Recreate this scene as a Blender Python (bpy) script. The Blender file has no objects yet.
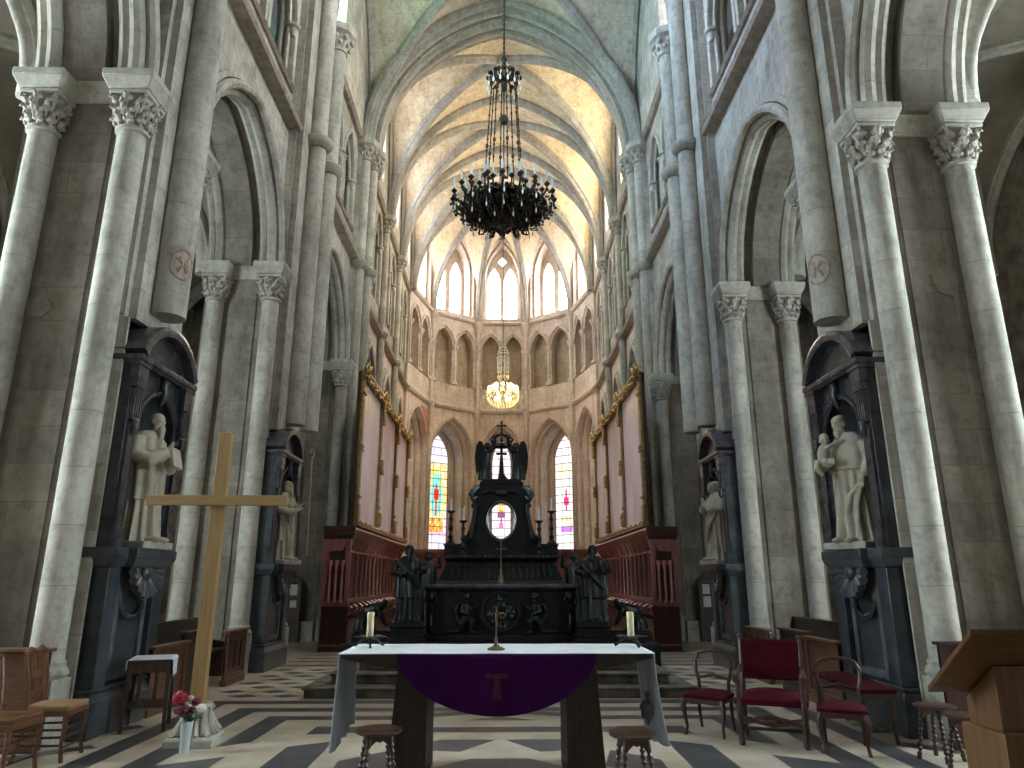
import bpy, bmesh, math, random
from mathutils import Vector, Matrix
from mathutils.geometry import tessellate_polygon
R = math.radians; PI = math.pi
sin, cos = math.sin, math.cos
rnd = random.Random(7)
scene = bpy.context.scene
COL = scene.collection

# ---------------------------------------------------------------- mesh builder
class MB:
    def __init__(s):
        s.v = []; s.f = []; s.mi = []; s.m = 0; s.T = None; s.col = []; s.c = None
    def add(s, vs, fs):
        o = len(s.v)
        for p in vs:
            p = Vector(p)
            s.v.append(s.T @ p if s.T is not None else p)
        for f in fs:
            s.f.append([o + i for i in f]); s.mi.append(s.m); s.col.append(s.c)
        return s
    def box(s, x0, x1, y0, y1, z0, z1):
        return s.tbox((x0, x1, y0, y1, z0), (x0, x1, y0, y1, z1))
    def cbox(s, c, d):
        return s.box(c[0]-d[0]/2, c[0]+d[0]/2, c[1]-d[1]/2, c[1]+d[1]/2, c[2]-d[2]/2, c[2]+d[2]/2)
    def tbox(s, a, b):
        x0, x1, y0, y1, z = a; X0, X1, Y0, Y1, Z = b
        return s.add([(x0,y0,z),(x1,y0,z),(x1,y1,z),(x0,y1,z),(X0,Y0,Z),(X1,Y0,Z),(X1,Y1,Z),(X0,Y1,Z)],
                     [(0,3,2,1),(4,5,6,7),(0,1,5,4),(1,2,6,5),(2,3,7,6),(3,0,4,7)])
    def prism(s, pts, fn, d0, d1):
        n = len(pts)
        vs = [fn(a, b, d0) for a, b in pts] + [fn(a, b, d1) for a, b in pts]
        fs = [list(range(n))[::-1], list(range(n, 2*n))]
        fs += [(i, (i+1) % n, n+(i+1) % n, n+i) for i in range(n)]
        return s.add(vs, fs)
    def lathe(s, prof, c=(0,0,0), seg=20, mod=None, sx=1, sy=1):
        vs = []; fs = []
        n = len(prof)
        for r, z in prof:
            for k in range(seg):
                a = 2*PI*k/seg
                q = r*(mod(a, z) if mod else 1)
                vs.append((c[0]+q*cos(a)*sx, c[1]+q*sin(a)*sy, c[2]+z))
        for i in range(n-1):
            for k in range(seg):
                k2 = (k+1) % seg
                fs.append((i*seg+k, i*seg+k2, (i+1)*seg+k2, (i+1)*seg+k))
        fs.append(list(range(seg))[::-1]); fs.append([(n-1)*seg+k for k in range(seg)])
        return s.add(vs, fs)
    def tube(s, pts, r, seg=8, cap=True, flat=1.0):
        P = [Vector(p) for p in pts]; n = len(P)
        rs = r if isinstance(r, (list, tuple)) else [r]*n
        t0 = (P[1]-P[0]).normalized()
        up = Vector((0,0,1)) if abs(t0.z) < .9 else Vector((1,0,0))
        N = (up - t0*up.dot(t0)).normalized()
        vs = []; fs = []
        for i in range(n):
            t = (P[min(i+1,n-1)]-P[max(i-1,0)])
            t = t.normalized() if t.length > 1e-9 else t0
            N = (N - t*N.dot(t)); N = N.normalized() if N.length > 1e-6 else t.orthogonal().normalized()
            B = t.cross(N)
            for k in range(seg):
                a = 2*PI*k/seg
                vs.append(P[i] + N*cos(a)*rs[i]*flat + B*sin(a)*rs[i])
        for i in range(n-1):
            for k in range(seg):
                k2 = (k+1) % seg
                fs.append((i*seg+k, i*seg+k2, (i+1)*seg+k2, (i+1)*seg+k))
        if cap:
            fs.append(list(range(seg))[::-1]); fs.append([(n-1)*seg+k for k in range(seg)])
        return s.add(vs, fs)
    def sweep(s, pts, prof, bn, closed=False):
        """prof (a,b): a along the fixed binormal, b along normal = bn x tangent"""
        P = [Vector(p) for p in pts]; n = len(P); m = len(prof)
        bns = bn if isinstance(bn, list) else [Vector(bn).normalized()]*n
        vs = []; fs = []
        for i in range(n):
            if closed: t = (P[(i+1) % n]-P[i-1]).normalized()
            else: t = (P[min(i+1,n-1)]-P[max(i-1,0)]).normalized()
            B = Vector(bns[i]); N = B.cross(t).normalized()
            k = 1.0
            if 0 < i < n-1 or closed:
                ta = (P[i]-P[i-1]).normalized(); tb = (P[(i+1) % n]-P[i]).normalized()
                h = max(.5, math.sqrt(max(0, (1+ta.dot(tb))/2))); k = 1/h
            for a, b in prof: vs.append(P[i]+B*a+N*b*k)
        rg = n if closed else n-1
        for i in range(rg):
            j = (i+1) % n
            for k in range(m):
                k2 = (k+1) % m
                fs.append((i*m+k, i*m+k2, j*m+k2, j*m+k))
        if not closed:
            fs.append(list(range(m))[::-1]); fs.append([(n-1)*m+k for k in range(m)])
        return s.add(vs, fs)
    def ell(s, c, r, seg=14, rings=9, M=None, mod=None):
        vs = []; fs = []
        r = r if isinstance(r, (list, tuple)) else (r, r, r)
        for i in range(1, rings):
            th = PI*i/rings
            for k in range(seg):
                a = 2*PI*k/seg
                p = Vector((r[0]*sin(th)*cos(a), r[1]*sin(th)*sin(a), r[2]*cos(th)))
                if mod: p = p*mod(a, th)
                if M is not None: p = M @ p
                vs.append(p+Vector(c))
        for z in (r[2], -r[2]):
            p = Vector((0,0,z))
            if M is not None: p = M @ p
            vs.append(p+Vector(c))
        T_ = len(vs)-2
        for k in range(seg):
            k2 = (k+1) % seg
            fs.append((T_, k, k2))
            for i in range(rings-2):
                fs.append((i*seg+k, (i+1)*seg+k, (i+1)*seg+k2, i*seg+k2))
            fs.append((T_+1, (rings-2)*seg+k2, (rings-2)*seg+k))
        return s.add(vs, fs)
    def panel(s, outer, holes, fn, d0, d1, back=True):
        loops = [outer]+list(holes)
        tri = tessellate_polygon([[Vector((a, b, 0)) for a, b in L] for L in loops])
        flat = [p for L in loops for p in L]; n = len(flat)
        vs = [fn(a, b, d0) for a, b in flat]+[fn(a, b, d1) for a, b in flat]
        fs = [tuple(t) for t in tri]
        if back: fs += [tuple(n+i for i in t) for t in tri]
        o = 0
        for L in loops:
            k = len(L)
            fs += [(o+i, o+(i+1) % k, n+o+(i+1) % k, n+o+i) for i in range(k)]
            o += k
        return s.add(vs, fs)
    def build(s, name, mat, parent=None, ang=38, bevel=0, remesh=0, smooth=0, loc=None):
        me = bpy.data.meshes.new(name)
        off = Vector(loc) if loc is not None else Vector((0,0,0))
        me.from_pydata([tuple(v-off) for v in s.v], [], s.f)
        mats = mat if isinstance(mat, (list, tuple)) else [mat]
        for m in mats: me.materials.append(m)
        if len(mats) > 1: me.polygons.foreach_set('material_index', s.mi)
        if any(c is not None for c in s.col):
            at = me.color_attributes.new('Col', 'FLOAT_COLOR', 'CORNER')
            for p in me.polygons:
                c = s.col[p.index] or (1,1,1)
                for li in p.loop_indices: at.data[li].color = (c[0], c[1], c[2], 1)
        bm = bmesh.new(); bm.from_mesh(me)
        bmesh.ops.recalc_face_normals(bm, faces=bm.faces)
        uvl = bm.loops.layers.uv.new('UVMap')
        for f in bm.faces:
            n = f.normal; ax, ay, az = abs(n.x), abs(n.y), abs(n.z)
            for l in f.loops:
                p = l.vert.co+off
                if az > .75*max(ax, ay) and az > max(ax, ay): l[uvl].uv = (p.x, p.y)
                elif ax >= ay: l[uvl].uv = (p.y, p.z)
                else: l[uvl].uv = (p.x, p.z)
        bm.to_mesh(me); bm.free()
        if ang:
            me.shade_smooth()
            if ang < 180: me.set_sharp_from_angle(angle=R(ang))
        o = bpy.data.objects.new(name, me); COL.objects.link(o)
        if loc is not None: o.location = loc
        if parent is not None: o.parent = parent
        if remesh:
            md = o.modifiers.new('fuse', 'REMESH'); md.mode = 'VOXEL'; md.voxel_size = remesh; md.use_smooth_shade = True
            sm = o.modifiers.new('soft', 'SMOOTH'); sm.factor = .4; sm.iterations = 1
        if bevel:
            md = o.modifiers.new('edge', 'BEVEL'); md.width = bevel; md.segments = 2; md.limit_method = 'ANGLE'; md.angle_limit = R(50)
            md.harden_normals = False
        if smooth:
            md = o.modifiers.new('sub', 'SUBSURF'); md.levels = smooth; md.render_levels = smooth
        return o

def XZ(a, b, d): return (a, d, b)      # drawn in x,z, pushed along y
def YZ(a, b, d): return (d, a, b)
def XY(a, b, d): return (a, b, d)

def thing(name, label, cat, loc=(0,0,0), rz=0, group=None):
    o = bpy.data.objects.new(name, None); COL.objects.link(o)
    o.empty_display_size = .1
    o.location = loc; o.rotation_euler = (0, 0, rz)
    o['label'] = label; o['category'] = cat
    if group: o['group'] = group
    return o
def tag(o, label, cat, group=None):
    o['label'] = label; o['category'] = cat
    if group: o['group'] = group
    return o
def struct(o):
    o['kind'] = 'structure'; return o
def sroot(name, loc=(0,0,0)):
    o = bpy.data.objects.new(name, None); COL.objects.link(o); o.location = loc; o['kind'] = 'structure'; return o
def copy_tree(o, parent=None):
    c = o.copy(); COL.objects.link(c)
    if parent is not None: c.parent = parent
    for ch in list(o.children): copy_tree(ch, c)
    return c
def dup(o, loc, rz=None, label=None, group=None):
    c = copy_tree(o); c.location = loc
    if rz is not None: c.rotation_euler = (0, 0, rz)
    if label: c['label'] = label
    if group: c['group'] = group
    return c

def arch(y0, y1, zs, za, n=14):
    """pointed arch from (y0,zs) over the apex to (y1,zs)"""
    s = (y1-y0)/2; h = za-zs; yc = (y0+y1)/2
    if h <= s*1.001: r = None
    r = (s*s+h*h)/(2*s)
    a1 = math.asin(min(1, h/r)) if h < r else PI/2
    th = math.atan2(h, r-s) if r > s else PI/2
    L = [(y0+r-r*cos(th*i/n), zs+r*sin(th*i/n)) for i in range(n+1)]
    Rr = [(y1-r+r*cos(th*i/n), zs+r*sin(th*i/n)) for i in range(n, -1, -1)]
    return L+Rr[1:]
def archhole(y0, y1, zb, zs, za, n=14):
    return [(y0, zb)]+arch(y0, y1, zs, za, n)+[(y1, zb)]
def rarch(x0, x1, zs, n=16):
    c = (x0+x1)/2; r = (x1-x0)/2
    return [(c-r*cos(PI*i/n), zs+r*sin(PI*i/n)) for i in range(n+1)]

# ---------------------------------------------------------------- materials
def newmat(name):
    m = bpy.data.materials.new(name); m.use_nodes = True
    nt = m.node_tree; nt.nodes.clear()
    out = nt.nodes.new('ShaderNodeOutputMaterial'); b = nt.nodes.new('ShaderNodeBsdfPrincipled')
    nt.links.new(b.outputs[0], out.inputs[0])
    return m, nt, b
def N(nt, t, **kw):
    n = nt.nodes.new(t)
    for k, v in kw.items():
        if k in n.inputs: n.inputs[k].default_value = v
        else: setattr(n, k, v)
    return n
def ramp(nt, fac, stops):
    r = nt.nodes.new('ShaderNodeValToRGB'); e = r.color_ramp.elements
    e[0].position, e[0].color = stops[0][0], (*stops[0][1], 1)
    e[1].position, e[1].color = stops[-1][0], (*stops[-1][1], 1)
    for p, c in stops[1:-1]:
        q = e.new(p); q.color = (*c, 1)
    nt.links.new(fac, r.inputs[0]); return r
def mixc(nt, a, b, fac, mode='MIX'):
    m = nt.nodes.new('ShaderNodeMix'); m.data_type = 'RGBA'; m.blend_type = mode
    if isinstance(fac, (int, float)): m.inputs[0].default_value = fac
    else: nt.links.new(fac, m.inputs[0])
    for s, i in ((a, 6), (b, 7)):
        if isinstance(s, tuple): m.inputs[i].default_value = (*s, 1)
        else: nt.links.new(s, m.inputs[i])
    return m.outputs[2]
def stone(name, c1, c2, bw=.85, rh=.4, mortar=.012, mc=None, stain=.55, stainc=(.12,.105,.085), rough=.9, sscale=.55, bump=.35):
    m, nt, b = newmat(name)
    tc = N(nt, 'ShaderNodeTexCoord')
    wob = N(nt, 'ShaderNodeTexNoise', Scale=1.2, Detail=3.0)
    nt.links.new(tc.outputs['Object'], wob.inputs['Vector'])
    vm = N(nt, 'ShaderNodeVectorMath', operation='MULTIPLY_ADD')
    vm.inputs[1].default_value = (.03, .03, .03)
    sh = N(nt, 'ShaderNodeVectorMath', operation='ADD'); sh.inputs[1].default_value = (100.31, 40.0, 0)
    nt.links.new(tc.outputs['UV'], sh.inputs[0])
    nt.links.new(wob.outputs['Color'], vm.inputs[0]); nt.links.new(sh.outputs[0], vm.inputs[2])
    br = N(nt, 'ShaderNodeTexBrick', offset=.5, squash=1.0)
    br.inputs['Scale'].default_value = 1; br.inputs['Brick Width'].default_value = bw; br.inputs['Row Height'].default_value = rh
    br.inputs['Mortar Size'].default_value = mortar; br.inputs['Mortar Smooth'].default_value = .3
    br.inputs['Color1'].default_value = (*c1, 1); br.inputs['Color2'].default_value = (*c2, 1)
    mc = mc or tuple(x*.62 for x in c1); br.inputs['Mortar'].default_value = (*mc, 1)
    nt.links.new(vm.outputs[0], br.inputs['Vector'])
    n1 = N(nt, 'ShaderNodeTexNoise', Scale=sscale, Detail=9.0, Roughness=.68)
    n2 = N(nt, 'ShaderNodeTexNoise', Scale=7.0, Detail=7.0, Roughness=.75)
    n3 = N(nt, 'ShaderNodeTexNoise', Scale=2.6, Detail=8.0, Roughness=.72)
    mp = N(nt, 'ShaderNodeMapping'); mp.inputs['Scale'].default_value = (1.6, 1.6, .35); mp.inputs['Location'].default_value = (7, 3, 5)
    nt.links.new(tc.outputs['Object'], mp.inputs[0]); nt.links.new(mp.outputs[0], n3.inputs['Vector'])
    for n in (n1, n2): nt.links.new(tc.outputs['Object'], n.inputs['Vector'])
    # worn joints: the mortar line fades in and out
    jr = ramp(nt, n3.outputs[0], [(.36, (0,0,0)), (.6, (1,1,1))])
    jf = N(nt, 'ShaderNodeMath', operation='MULTIPLY'); nt.links.new(br.outputs['Fac'], jf.inputs[0]); nt.links.new(jr.outputs[0], jf.inputs[1])
    br2 = N(nt, 'ShaderNodeTexBrick', offset=.5); br2.inputs['Mortar Size'].default_value = 0
    for k in ('Scale', 'Brick Width', 'Row Height', 'Color1', 'Color2'): br2.inputs[k].default_value = br.inputs[k].default_value
    nt.links.new(vm.outputs[0], br2.inputs['Vector'])
    c = mixc(nt, br2.outputs['Color'], mc, jf.outputs[0])
    r1 = ramp(nt, n1.outputs[0], [(.40, (0,0,0)), (.66, (1,1,1))])
    f1 = N(nt, 'ShaderNodeMath', operation='MULTIPLY'); f1.inputs[1].default_value = stain
    nt.links.new(r1.outputs[0], f1.inputs[0])
    c = mixc(nt, c, stainc, f1.outputs[0])
    r3 = ramp(nt, n3.outputs[0], [(.28, (.52,.50,.46)), (.48, (.98,.98,.98)), (.72, (1.3,1.3,1.28))])
    c = mixc(nt, c, r3.outputs[0], .8, 'MULTIPLY')
    r2 = ramp(nt, n2.outputs[0], [(.32, (.70,.69,.67)), (.5, (1,1,1)), (.7, (1.12,1.12,1.12))])
    c = mixc(nt, c, r2.outputs[0], 1.0, 'MULTIPLY')
    nt.links.new(c, b.inputs['Base Color']); b.inputs['Roughness'].default_value = rough
    b.inputs['Specular IOR Level'].default_value = .2
    h = N(nt, 'ShaderNodeMath', operation='MULTIPLY_ADD'); h.inputs[1].default_value = -1.2
    nt.links.new(br.outputs['Fac'], h.inputs[0]); nt.links.new(n2.outputs[0], h.inputs[2])
    bp = N(nt, 'ShaderNodeBump', Strength=bump, Distance=.02)
    nt.links.new(h.outputs[0], bp.inputs['Height']); nt.links.new(bp.outputs[0], b.inputs['Normal'])
    return m
def pm(name, c1, c2=None, scale=4, rough=.6, stretch=(1,1,1), bump=0, metal=0, spec=.5, detail=5, coat=0, sheen=0, bscale=None, lo=.35, hi=.65, trans=0, alpha=1):
    m, nt, b = newmat(name)
    tc = N(nt, 'ShaderNodeTexCoord'); mp = N(nt, 'ShaderNodeMapping'); mp.inputs['Scale'].default_value = stretch
    nt.links.new(tc.outputs['Object'], mp.inputs[0])
    n = N(nt, 'ShaderNodeTexNoise', Scale=float(scale), Detail=float(detail), Roughness=.62)
    nt.links.new(mp.outputs[0], n.inputs['Vector'])
    r = ramp(nt, n.outputs[0], [(lo, c1), (hi, c2 or c1)])
    nt.links.new(r.outputs[0], b.inputs['Base Color'])
    b.inputs['Roughness'].default_value = rough; b.inputs['Metallic'].default_value = metal
    b.inputs['Specular IOR Level'].default_value = spec; b.inputs['Coat Weight'].default_value = coat
    b.inputs['Sheen Weight'].default_value = sheen; b.inputs['Transmission Weight'].default_value = trans
    if bump:
        bp = N(nt, 'ShaderNodeBump', Strength=bump, Distance=.01)
        nt.links.new(n.outputs[0], bp.inputs['Height']); nt.links.new(bp.outputs[0], b.inputs['Normal'])
    return m
def emit(name, col, st, attr=False):
    m = bpy.data.materials.new(name); m.use_nodes = True; nt = m.node_tree; nt.nodes.clear()
    out = nt.nodes.new('ShaderNodeOutputMaterial'); e = nt.nodes.new('ShaderNodeEmission')
    e.inputs[0].default_value = (*col, 1); e.inputs[1].default_value = st
    if attr:
        a = nt.nodes.new('ShaderNodeVertexColor'); a.layer_name = 'Col'
        nt.links.new(a.outputs[0], e.inputs[0])
    nt.links.new(e.outputs[0], out.inputs[0]); return m

M = {}
M['stone'] = stone('stone_ashlar', (.56,.525,.455), (.43,.405,.355), bw=.74, rh=.36, mortar=.008, stain=.5)
M['column'] = stone('stone_drums', (.60,.575,.50), (.50,.475,.415), bw=400, rh=.62, mortar=.008, stain=.45)
M['carved'] = pm('stone_carved', (.36,.33,.28), (.52,.49,.43), 6, .9, bump=.5)
M['jamb'] = stone('stone_shaded', (.30,.265,.22), (.225,.20,.168), bw=.9, rh=.42, mortar=.008, stain=.6, sscale=.8)  # browner, darker copy of the ashlar; the jambs' shade is in its colour
M['pinkstone'] = stone('stone_painted_pink', (.72,.60,.545), (.655,.545,.50), bw=1.0, rh=.45, mortar=.006, stain=.35, stainc=(.33,.24,.19), bump=.15)
M['apse'] = stone('stone_apse', (.68,.60,.545), (.60,.53,.485), bw=.8, rh=.4, mortar=.008, stain=.45, stainc=(.28,.22,.17), bump=.2)
M['string'] = stone('string_stone', (.45,.385,.34), (.40,.34,.30), bw=400, rh=.6, stain=.4)
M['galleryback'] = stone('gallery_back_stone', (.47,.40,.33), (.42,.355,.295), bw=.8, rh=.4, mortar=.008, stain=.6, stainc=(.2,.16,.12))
M['rib'] = stone('stone_rib', (.40,.38,.345), (.35,.33,.30), bw=400, rh=.5, mortar=.01, stain=.4)
M['web'] = stone('plaster_web', (.66,.57,.43), (.61,.52,.39), bw=.9, rh=.3, mortar=.006, mc=(.46,.36,.25), stain=.55, stainc=(.50,.36,.21), sscale=.9, bump=.15)
M['webgrey'] = stone('plaster_web_grey', (.60,.55,.44), (.56,.51,.41), bw=.9, rh=.3, mortar=.006, stain=.5, stainc=(.38,.30,.22), sscale=.9, bump=.15)
M['dark'] = pm('void_dark', (.03,.027,.024), (.05,.045,.04), 3, .95)  # near-black for the unlit gallery and stool slot, darkness put into colour
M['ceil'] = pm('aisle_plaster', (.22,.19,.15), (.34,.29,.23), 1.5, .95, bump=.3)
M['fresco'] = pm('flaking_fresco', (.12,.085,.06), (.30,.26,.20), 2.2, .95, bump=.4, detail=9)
M['lightmarble'] = pm('floor_light', (.44,.365,.275), (.60,.52,.415), 2.2, .38, bump=.05, detail=8)
M['darkmarble'] = pm('floor_dark', (.05,.05,.056), (.10,.10,.11), 3.0, .33, bump=.05, detail=8)
M['step'] = pm('step_stone', (.06,.055,.042), (.20,.18,.14), 5, .75, bump=.3, detail=8)
M['blackmarble'] = pm('black_marble', (.022,.025,.030), (.06,.07,.08), 3.5, .27, bump=.08, detail=9, lo=.4, hi=.75)
M['slate'] = pm('blue_black_marble', (.036,.043,.050), (.085,.10,.115), 3.5, .3, bump=.08, detail=9, lo=.4, hi=.75)
M['greymarble'] = pm('grey_marble', (.055,.06,.068), (.15,.16,.175), 4, .45, bump=.08, detail=9)
M['violetmarble'] = pm('violet_marble', (.028,.025,.031), (.075,.067,.078), 5, .24, bump=.05, detail=8)
M['statue'] = pm('statue_stone', (.37,.33,.25), (.50,.45,.35), 7, .8, bump=.15)
M['bronze'] = pm('black_bronze', (.0035,.004,.004), (.009,.0095,.010), 9, .36, bump=.15, spec=.3)
M['altarblack'] = pm('altar_black', (.004,.0037,.0037), (.010,.009,.009), 6, .4, bump=.1, spec=.25)
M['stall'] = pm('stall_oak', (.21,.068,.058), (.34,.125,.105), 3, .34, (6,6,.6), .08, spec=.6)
M['stalllight'] = pm('stall_oak_highlit', (.32,.12,.10), (.48,.21,.18), 4, .22, (6,6,.6), .05, spec=.7)  # polished oak, lightened: window highlights are put into the base colour
M['stalldark'] = pm('stall_oak_base', (.035,.012,.009), (.07,.023,.017), 3, .4, (6,6,.6), .08)  # darkest oak; behind the balusters it paints in the shade of the gaps
M['oak'] = pm('pew_oak', (.11,.048,.026), (.19,.09,.05), 4, .45, (1,1,6), .1)
M['darkoak'] = pm('dark_oak', (.03,.016,.010), (.07,.036,.022), 5, .42, (6,6,1), .1)
M['tablewood'] = pm('table_wood', (.022,.012,.008), (.05,.028,.018), 4, .5, (8,8,.7), .1)
M['pine'] = pm('cross_pine', (.27,.16,.06), (.36,.225,.09), 5, .5, (9,9,.5), .08)
M['pine2'] = pm('crossbar_pine', (.27,.16,.06), (.36,.225,.09), 5, .5, (.5,9,9), .08)
M['lectern'] = pm('lectern_oak', (.115,.052,.019), (.22,.105,.04), 3, .45, (7,7,.6), .1, lo=.3, hi=.7)
M['lectern2'] = pm('lectern_board', (.085,.036,.012), (.17,.078,.027), 3, .45, (.6,7,7), .1, lo=.3, hi=.7)
M['honey'] = pm('honey_beech', (.10,.042,.02), (.18,.08,.036), 5, .35, (1,6,6), .08)
M['rush'] = pm('rush_weave', (.26,.14,.065), (.36,.21,.10), 20, .7, (1,6,1), .4)
M['stoolwood'] = pm('stool_walnut', (.032,.014,.009), (.075,.034,.022), 6, .35, (6,6,1), .1)
M['velvet'] = pm('red_velvet', (.040,.0015,.005), (.068,.003,.010), 12, .9, bump=.1, spec=.15)
M['whitecloth'] = pm('white_linen', (.74,.76,.80), (.86,.87,.90), 3, .85, bump=.1)
M['bluecloth'] = pm('sheer_linen', (.50,.58,.72), (.66,.72,.84), 4, .85, (1,1,.3), .3)
M['lace'] = pm('lace_linen', (.62,.68,.80), (.88,.90,.95), 26, .9, bump=.6, lo=.42, hi=.55)
M['purple'] = pm('purple_cloth', (.040,.004,.065), (.058,.008,.088), 3, .9, bump=.15, spec=.1)
M['tau'] = pm('crimson_applique', (.085,.002,.035), (.10,.003,.04), 8, .8)
M['wax'] = pm('ivory_wax', (.72,.62,.36), (.78,.70,.45), 3, .5)
M['candlewhite'] = pm('white_candle', (.42,.50,.50), (.52,.60,.60), 3, .45)
M['iron'] = pm('wrought_iron', (.02,.02,.02), (.05,.048,.045), 9, .5, metal=.6, bump=.2)
M['chandmetal'] = pm('dark_bronze', (.018,.014,.011), (.05,.036,.026), 9, .45, metal=.5, bump=.2)
M['brass'] = pm('aged_brass', (.09,.062,.03), (.16,.11,.05), 9, .4, metal=.6, bump=.1)
M['gilt'] = pm('gilding', (.36,.23,.08), (.58,.40,.16), 18, .4, metal=.75, bump=.5)
M['giltwood'] = pm('gilt_dark_wood', (.20,.12,.05), (.42,.28,.11), 10, .45, metal=.3, bump=.4)  # browner and duller than the full gilding
M['canvas'] = pm('varnish_glare_canvas', (.74,.50,.52), (.88,.74,.78), 1.2, .36, (.5,1,.35), .04, spec=1.0)  # pink-white window glare on the varnish is put into the base colour
M['redwall'] = pm('red_ochre_paint', (.40,.15,.09), (.52,.22,.14), 4, .9)
M['crystal'] = pm('cut_crystal', (.85,.85,.82), (.95,.94,.9), 4, .08, spec=.9)
M['paper'] = pm('white_paper', (.72,.72,.70), (.80,.80,.78), 6, .9)
M['porcelain'] = pm('white_vase', (.60,.68,.72), (.72,.78,.80), 3, .35)
M['leaf'] = pm('leaf_green', (.03,.07,.025), (.07,.13,.05), 12, .6)
M['peony'] = pm('peony_red', (.26,.004,.022), (.42,.012,.05), 14, .6)
M['burgundy'] = pm('burgundy_bloom', (.10,.012,.03), (.26,.03,.06), 30, .65)
M['rose'] = pm('cream_rose', (.70,.66,.52), (.85,.82,.72), 12, .65)
M['plasterpatch'] = pm('bare_plaster', (.20,.17,.14), (.30,.26,.21), 5, .95, bump=.4)
M['redpaint'] = pm('faded_red_paint', (.40,.15,.12), (.52,.40,.35), 9, .9)
M['lead'] = pm('lead_came', (.03,.03,.035), None, 5, .6)
M['bulb'] = emit('lit_bulb', (1.0,.70,.22), 40)
M['clear'] = emit('daylit_clear_glass', (1.0,.97,.94), 17.0)
M['sideglass'] = emit('daylit_side_glass', (1.0,.86,.62), 20.0)
M['sideglass2'] = emit('daylit_pale_side_glass', (.90,.95,1.0), 11.0)
M['paleglass'] = emit('daylit_pale_glass', (.96,1.0,.97), 68.0)
M['dimglass'] = emit('daylit_dim_glass', (.95,.98,1.0), 5.0)
M['greenglass'] = emit('daylit_green_glass', (.45,1.0,.84), 22.0)
M['blueglass'] = emit('daylit_blue_glass', (.42,.62,1.0), 105.0)
M['aisleglass'] = emit('daylit_aisle_glass', (.80,.96,1.0), 26.0)
M['stained'] = emit('daylit_stained_glass', (1,1,1), 1.15, attr=True)
# ================================================================ THE CHURCH
# x across, y along the choir (towards the apse), z up; metres
XW, XO, XA = 4.65, 6.0, 10.2            # nave face, aisle face of the arcade wall, aisle outer wall
ZSTR, ZVA = 11.2, 15.3
SPR = {-1: 7.7, 1: 7.32}                 # springing of the arcade, left / right
WEST = [(-1.3, 2.1), (4.4, 7.86), (9.2, 13.37), (15.35, 19.87)]
EAST = [(21.95, 24.5), (25.7, 28.0), (29.25, 31.6)]
SIDE = {-1: 'left', 1: 'right'}

# ---- floor with its inlaid pattern
fl = MB()
fl.add([(-12,-3,0),(12,-3,0),(12,40,0),(-12,40,0)], [(0,1,2,3)])
fl.m = 1
def inlay(*pts): fl.add([(x, y, .0012) for x, y in pts], [list(range(len(pts)))])
def inlay2(*pts):
    inlay(*pts); inlay(*[(-x, y) for x, y in pts][::-1])
CY = 6.5
def frame(r0, r1, ytop=True):
    inlay2((-r1, CY+r1), (-r0, CY+r0), (-r0, CY-r0), (-r1, CY-r1))
    if ytop: inlay((-r1, CY+r1), (r1, CY+r1), (r0, CY+r0), (-r0, CY+r0))
    inlay((-r1, CY-r1), (-r0, CY-r0), (r0, CY-r0), (r1, CY-r1))
frame(3.06, 3.33); frame(3.62, 3.88)
# innermost frame rises in a chevron in the middle, its legs are cut short by slanting ends
inlay2((-2.78, 9.28), (-1.25, 9.28), (-1.25, 9.03), (-2.5, 9.03))
inlay2((-1.25, 9.28), (0, 9.72), (0, 9.47), (-1.25, 9.03))
inlay((-.42, 8.97), (.42, 8.97), (0, 9.22))
inlay2((-2.78, 9.28), (-2.5, 9.03), (-2.52, 7.88), (-2.8, 7.66))
inlay2((-2.55, 7.28), (-2.55, 5.7), (-3.06, 5.7), (-3.06, 6.95))
inlay2((-2.06, 8.22), (-2.05, 8.64), (-1.3, 8.64), (-1.3, 8.34))
inlay((-1.3, 8.32), (1.3, 8.32), (1.3, 8.60), (-1.3, 8.60))
inlay2((-2.1, 7.67), (-1.71, 7.9), (-1.69, 7.53), (-1.69, 5.3), (-2.12, 5.3))
for k in range(8):                       # star: dark kites in the corners of an octagon
    def P(r, a): return (r*sin(a), CY+r*cos(a))
    a = PI/4*k
    inlay(P(1.46, a+.03), P(1.59, a+PI/8), P(1.46, a+PI/4-.03), P(1.0, a+PI/8))
inlay(*[(.72*sin(PI/8+PI/4*k), CY+.72*cos(PI/8+PI/4*k)) for k in range(8)])
for sx in (-1, 1):
    for (x, y, l, w) in ((-4.55, 7.05, .85, .2), (-4.25, 8.35, .42, .2), (-5.6, 7.5, 1.0, .2)):
        d = Vector((.72, .69)); n = Vector((-.69, .72))
        q = [Vector((x, y)), Vector((x, y))+d*l, Vector((x, y))+d*l+n*w, Vector((x, y))+n*w]
        inlay(*[(-sx*p.x, p.y) for p in q])
    for i in range(8):                   # lozenges along the sides of the altar steps
        for j in range(5):
            y = 10.78+i*.42; x = 3.02+j*.60+(.30 if i % 2 else 0)
            if x > 4.2: continue
            inlay((sx*x, y-.16), (sx*(x+.21), y), (sx*x, y+.16), (sx*(x-.21), y))
    for k in range(6): inlay((sx*2.6, 14.3+k*.62), (sx*4.2, 14.3+k*.62), (sx*4.2, 14.5+k*.62), (sx*2.6, 14.5+k*.62))
floor = struct(fl.build('floor', [M['lightmarble'], M['darkmarble']], ang=0))

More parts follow.
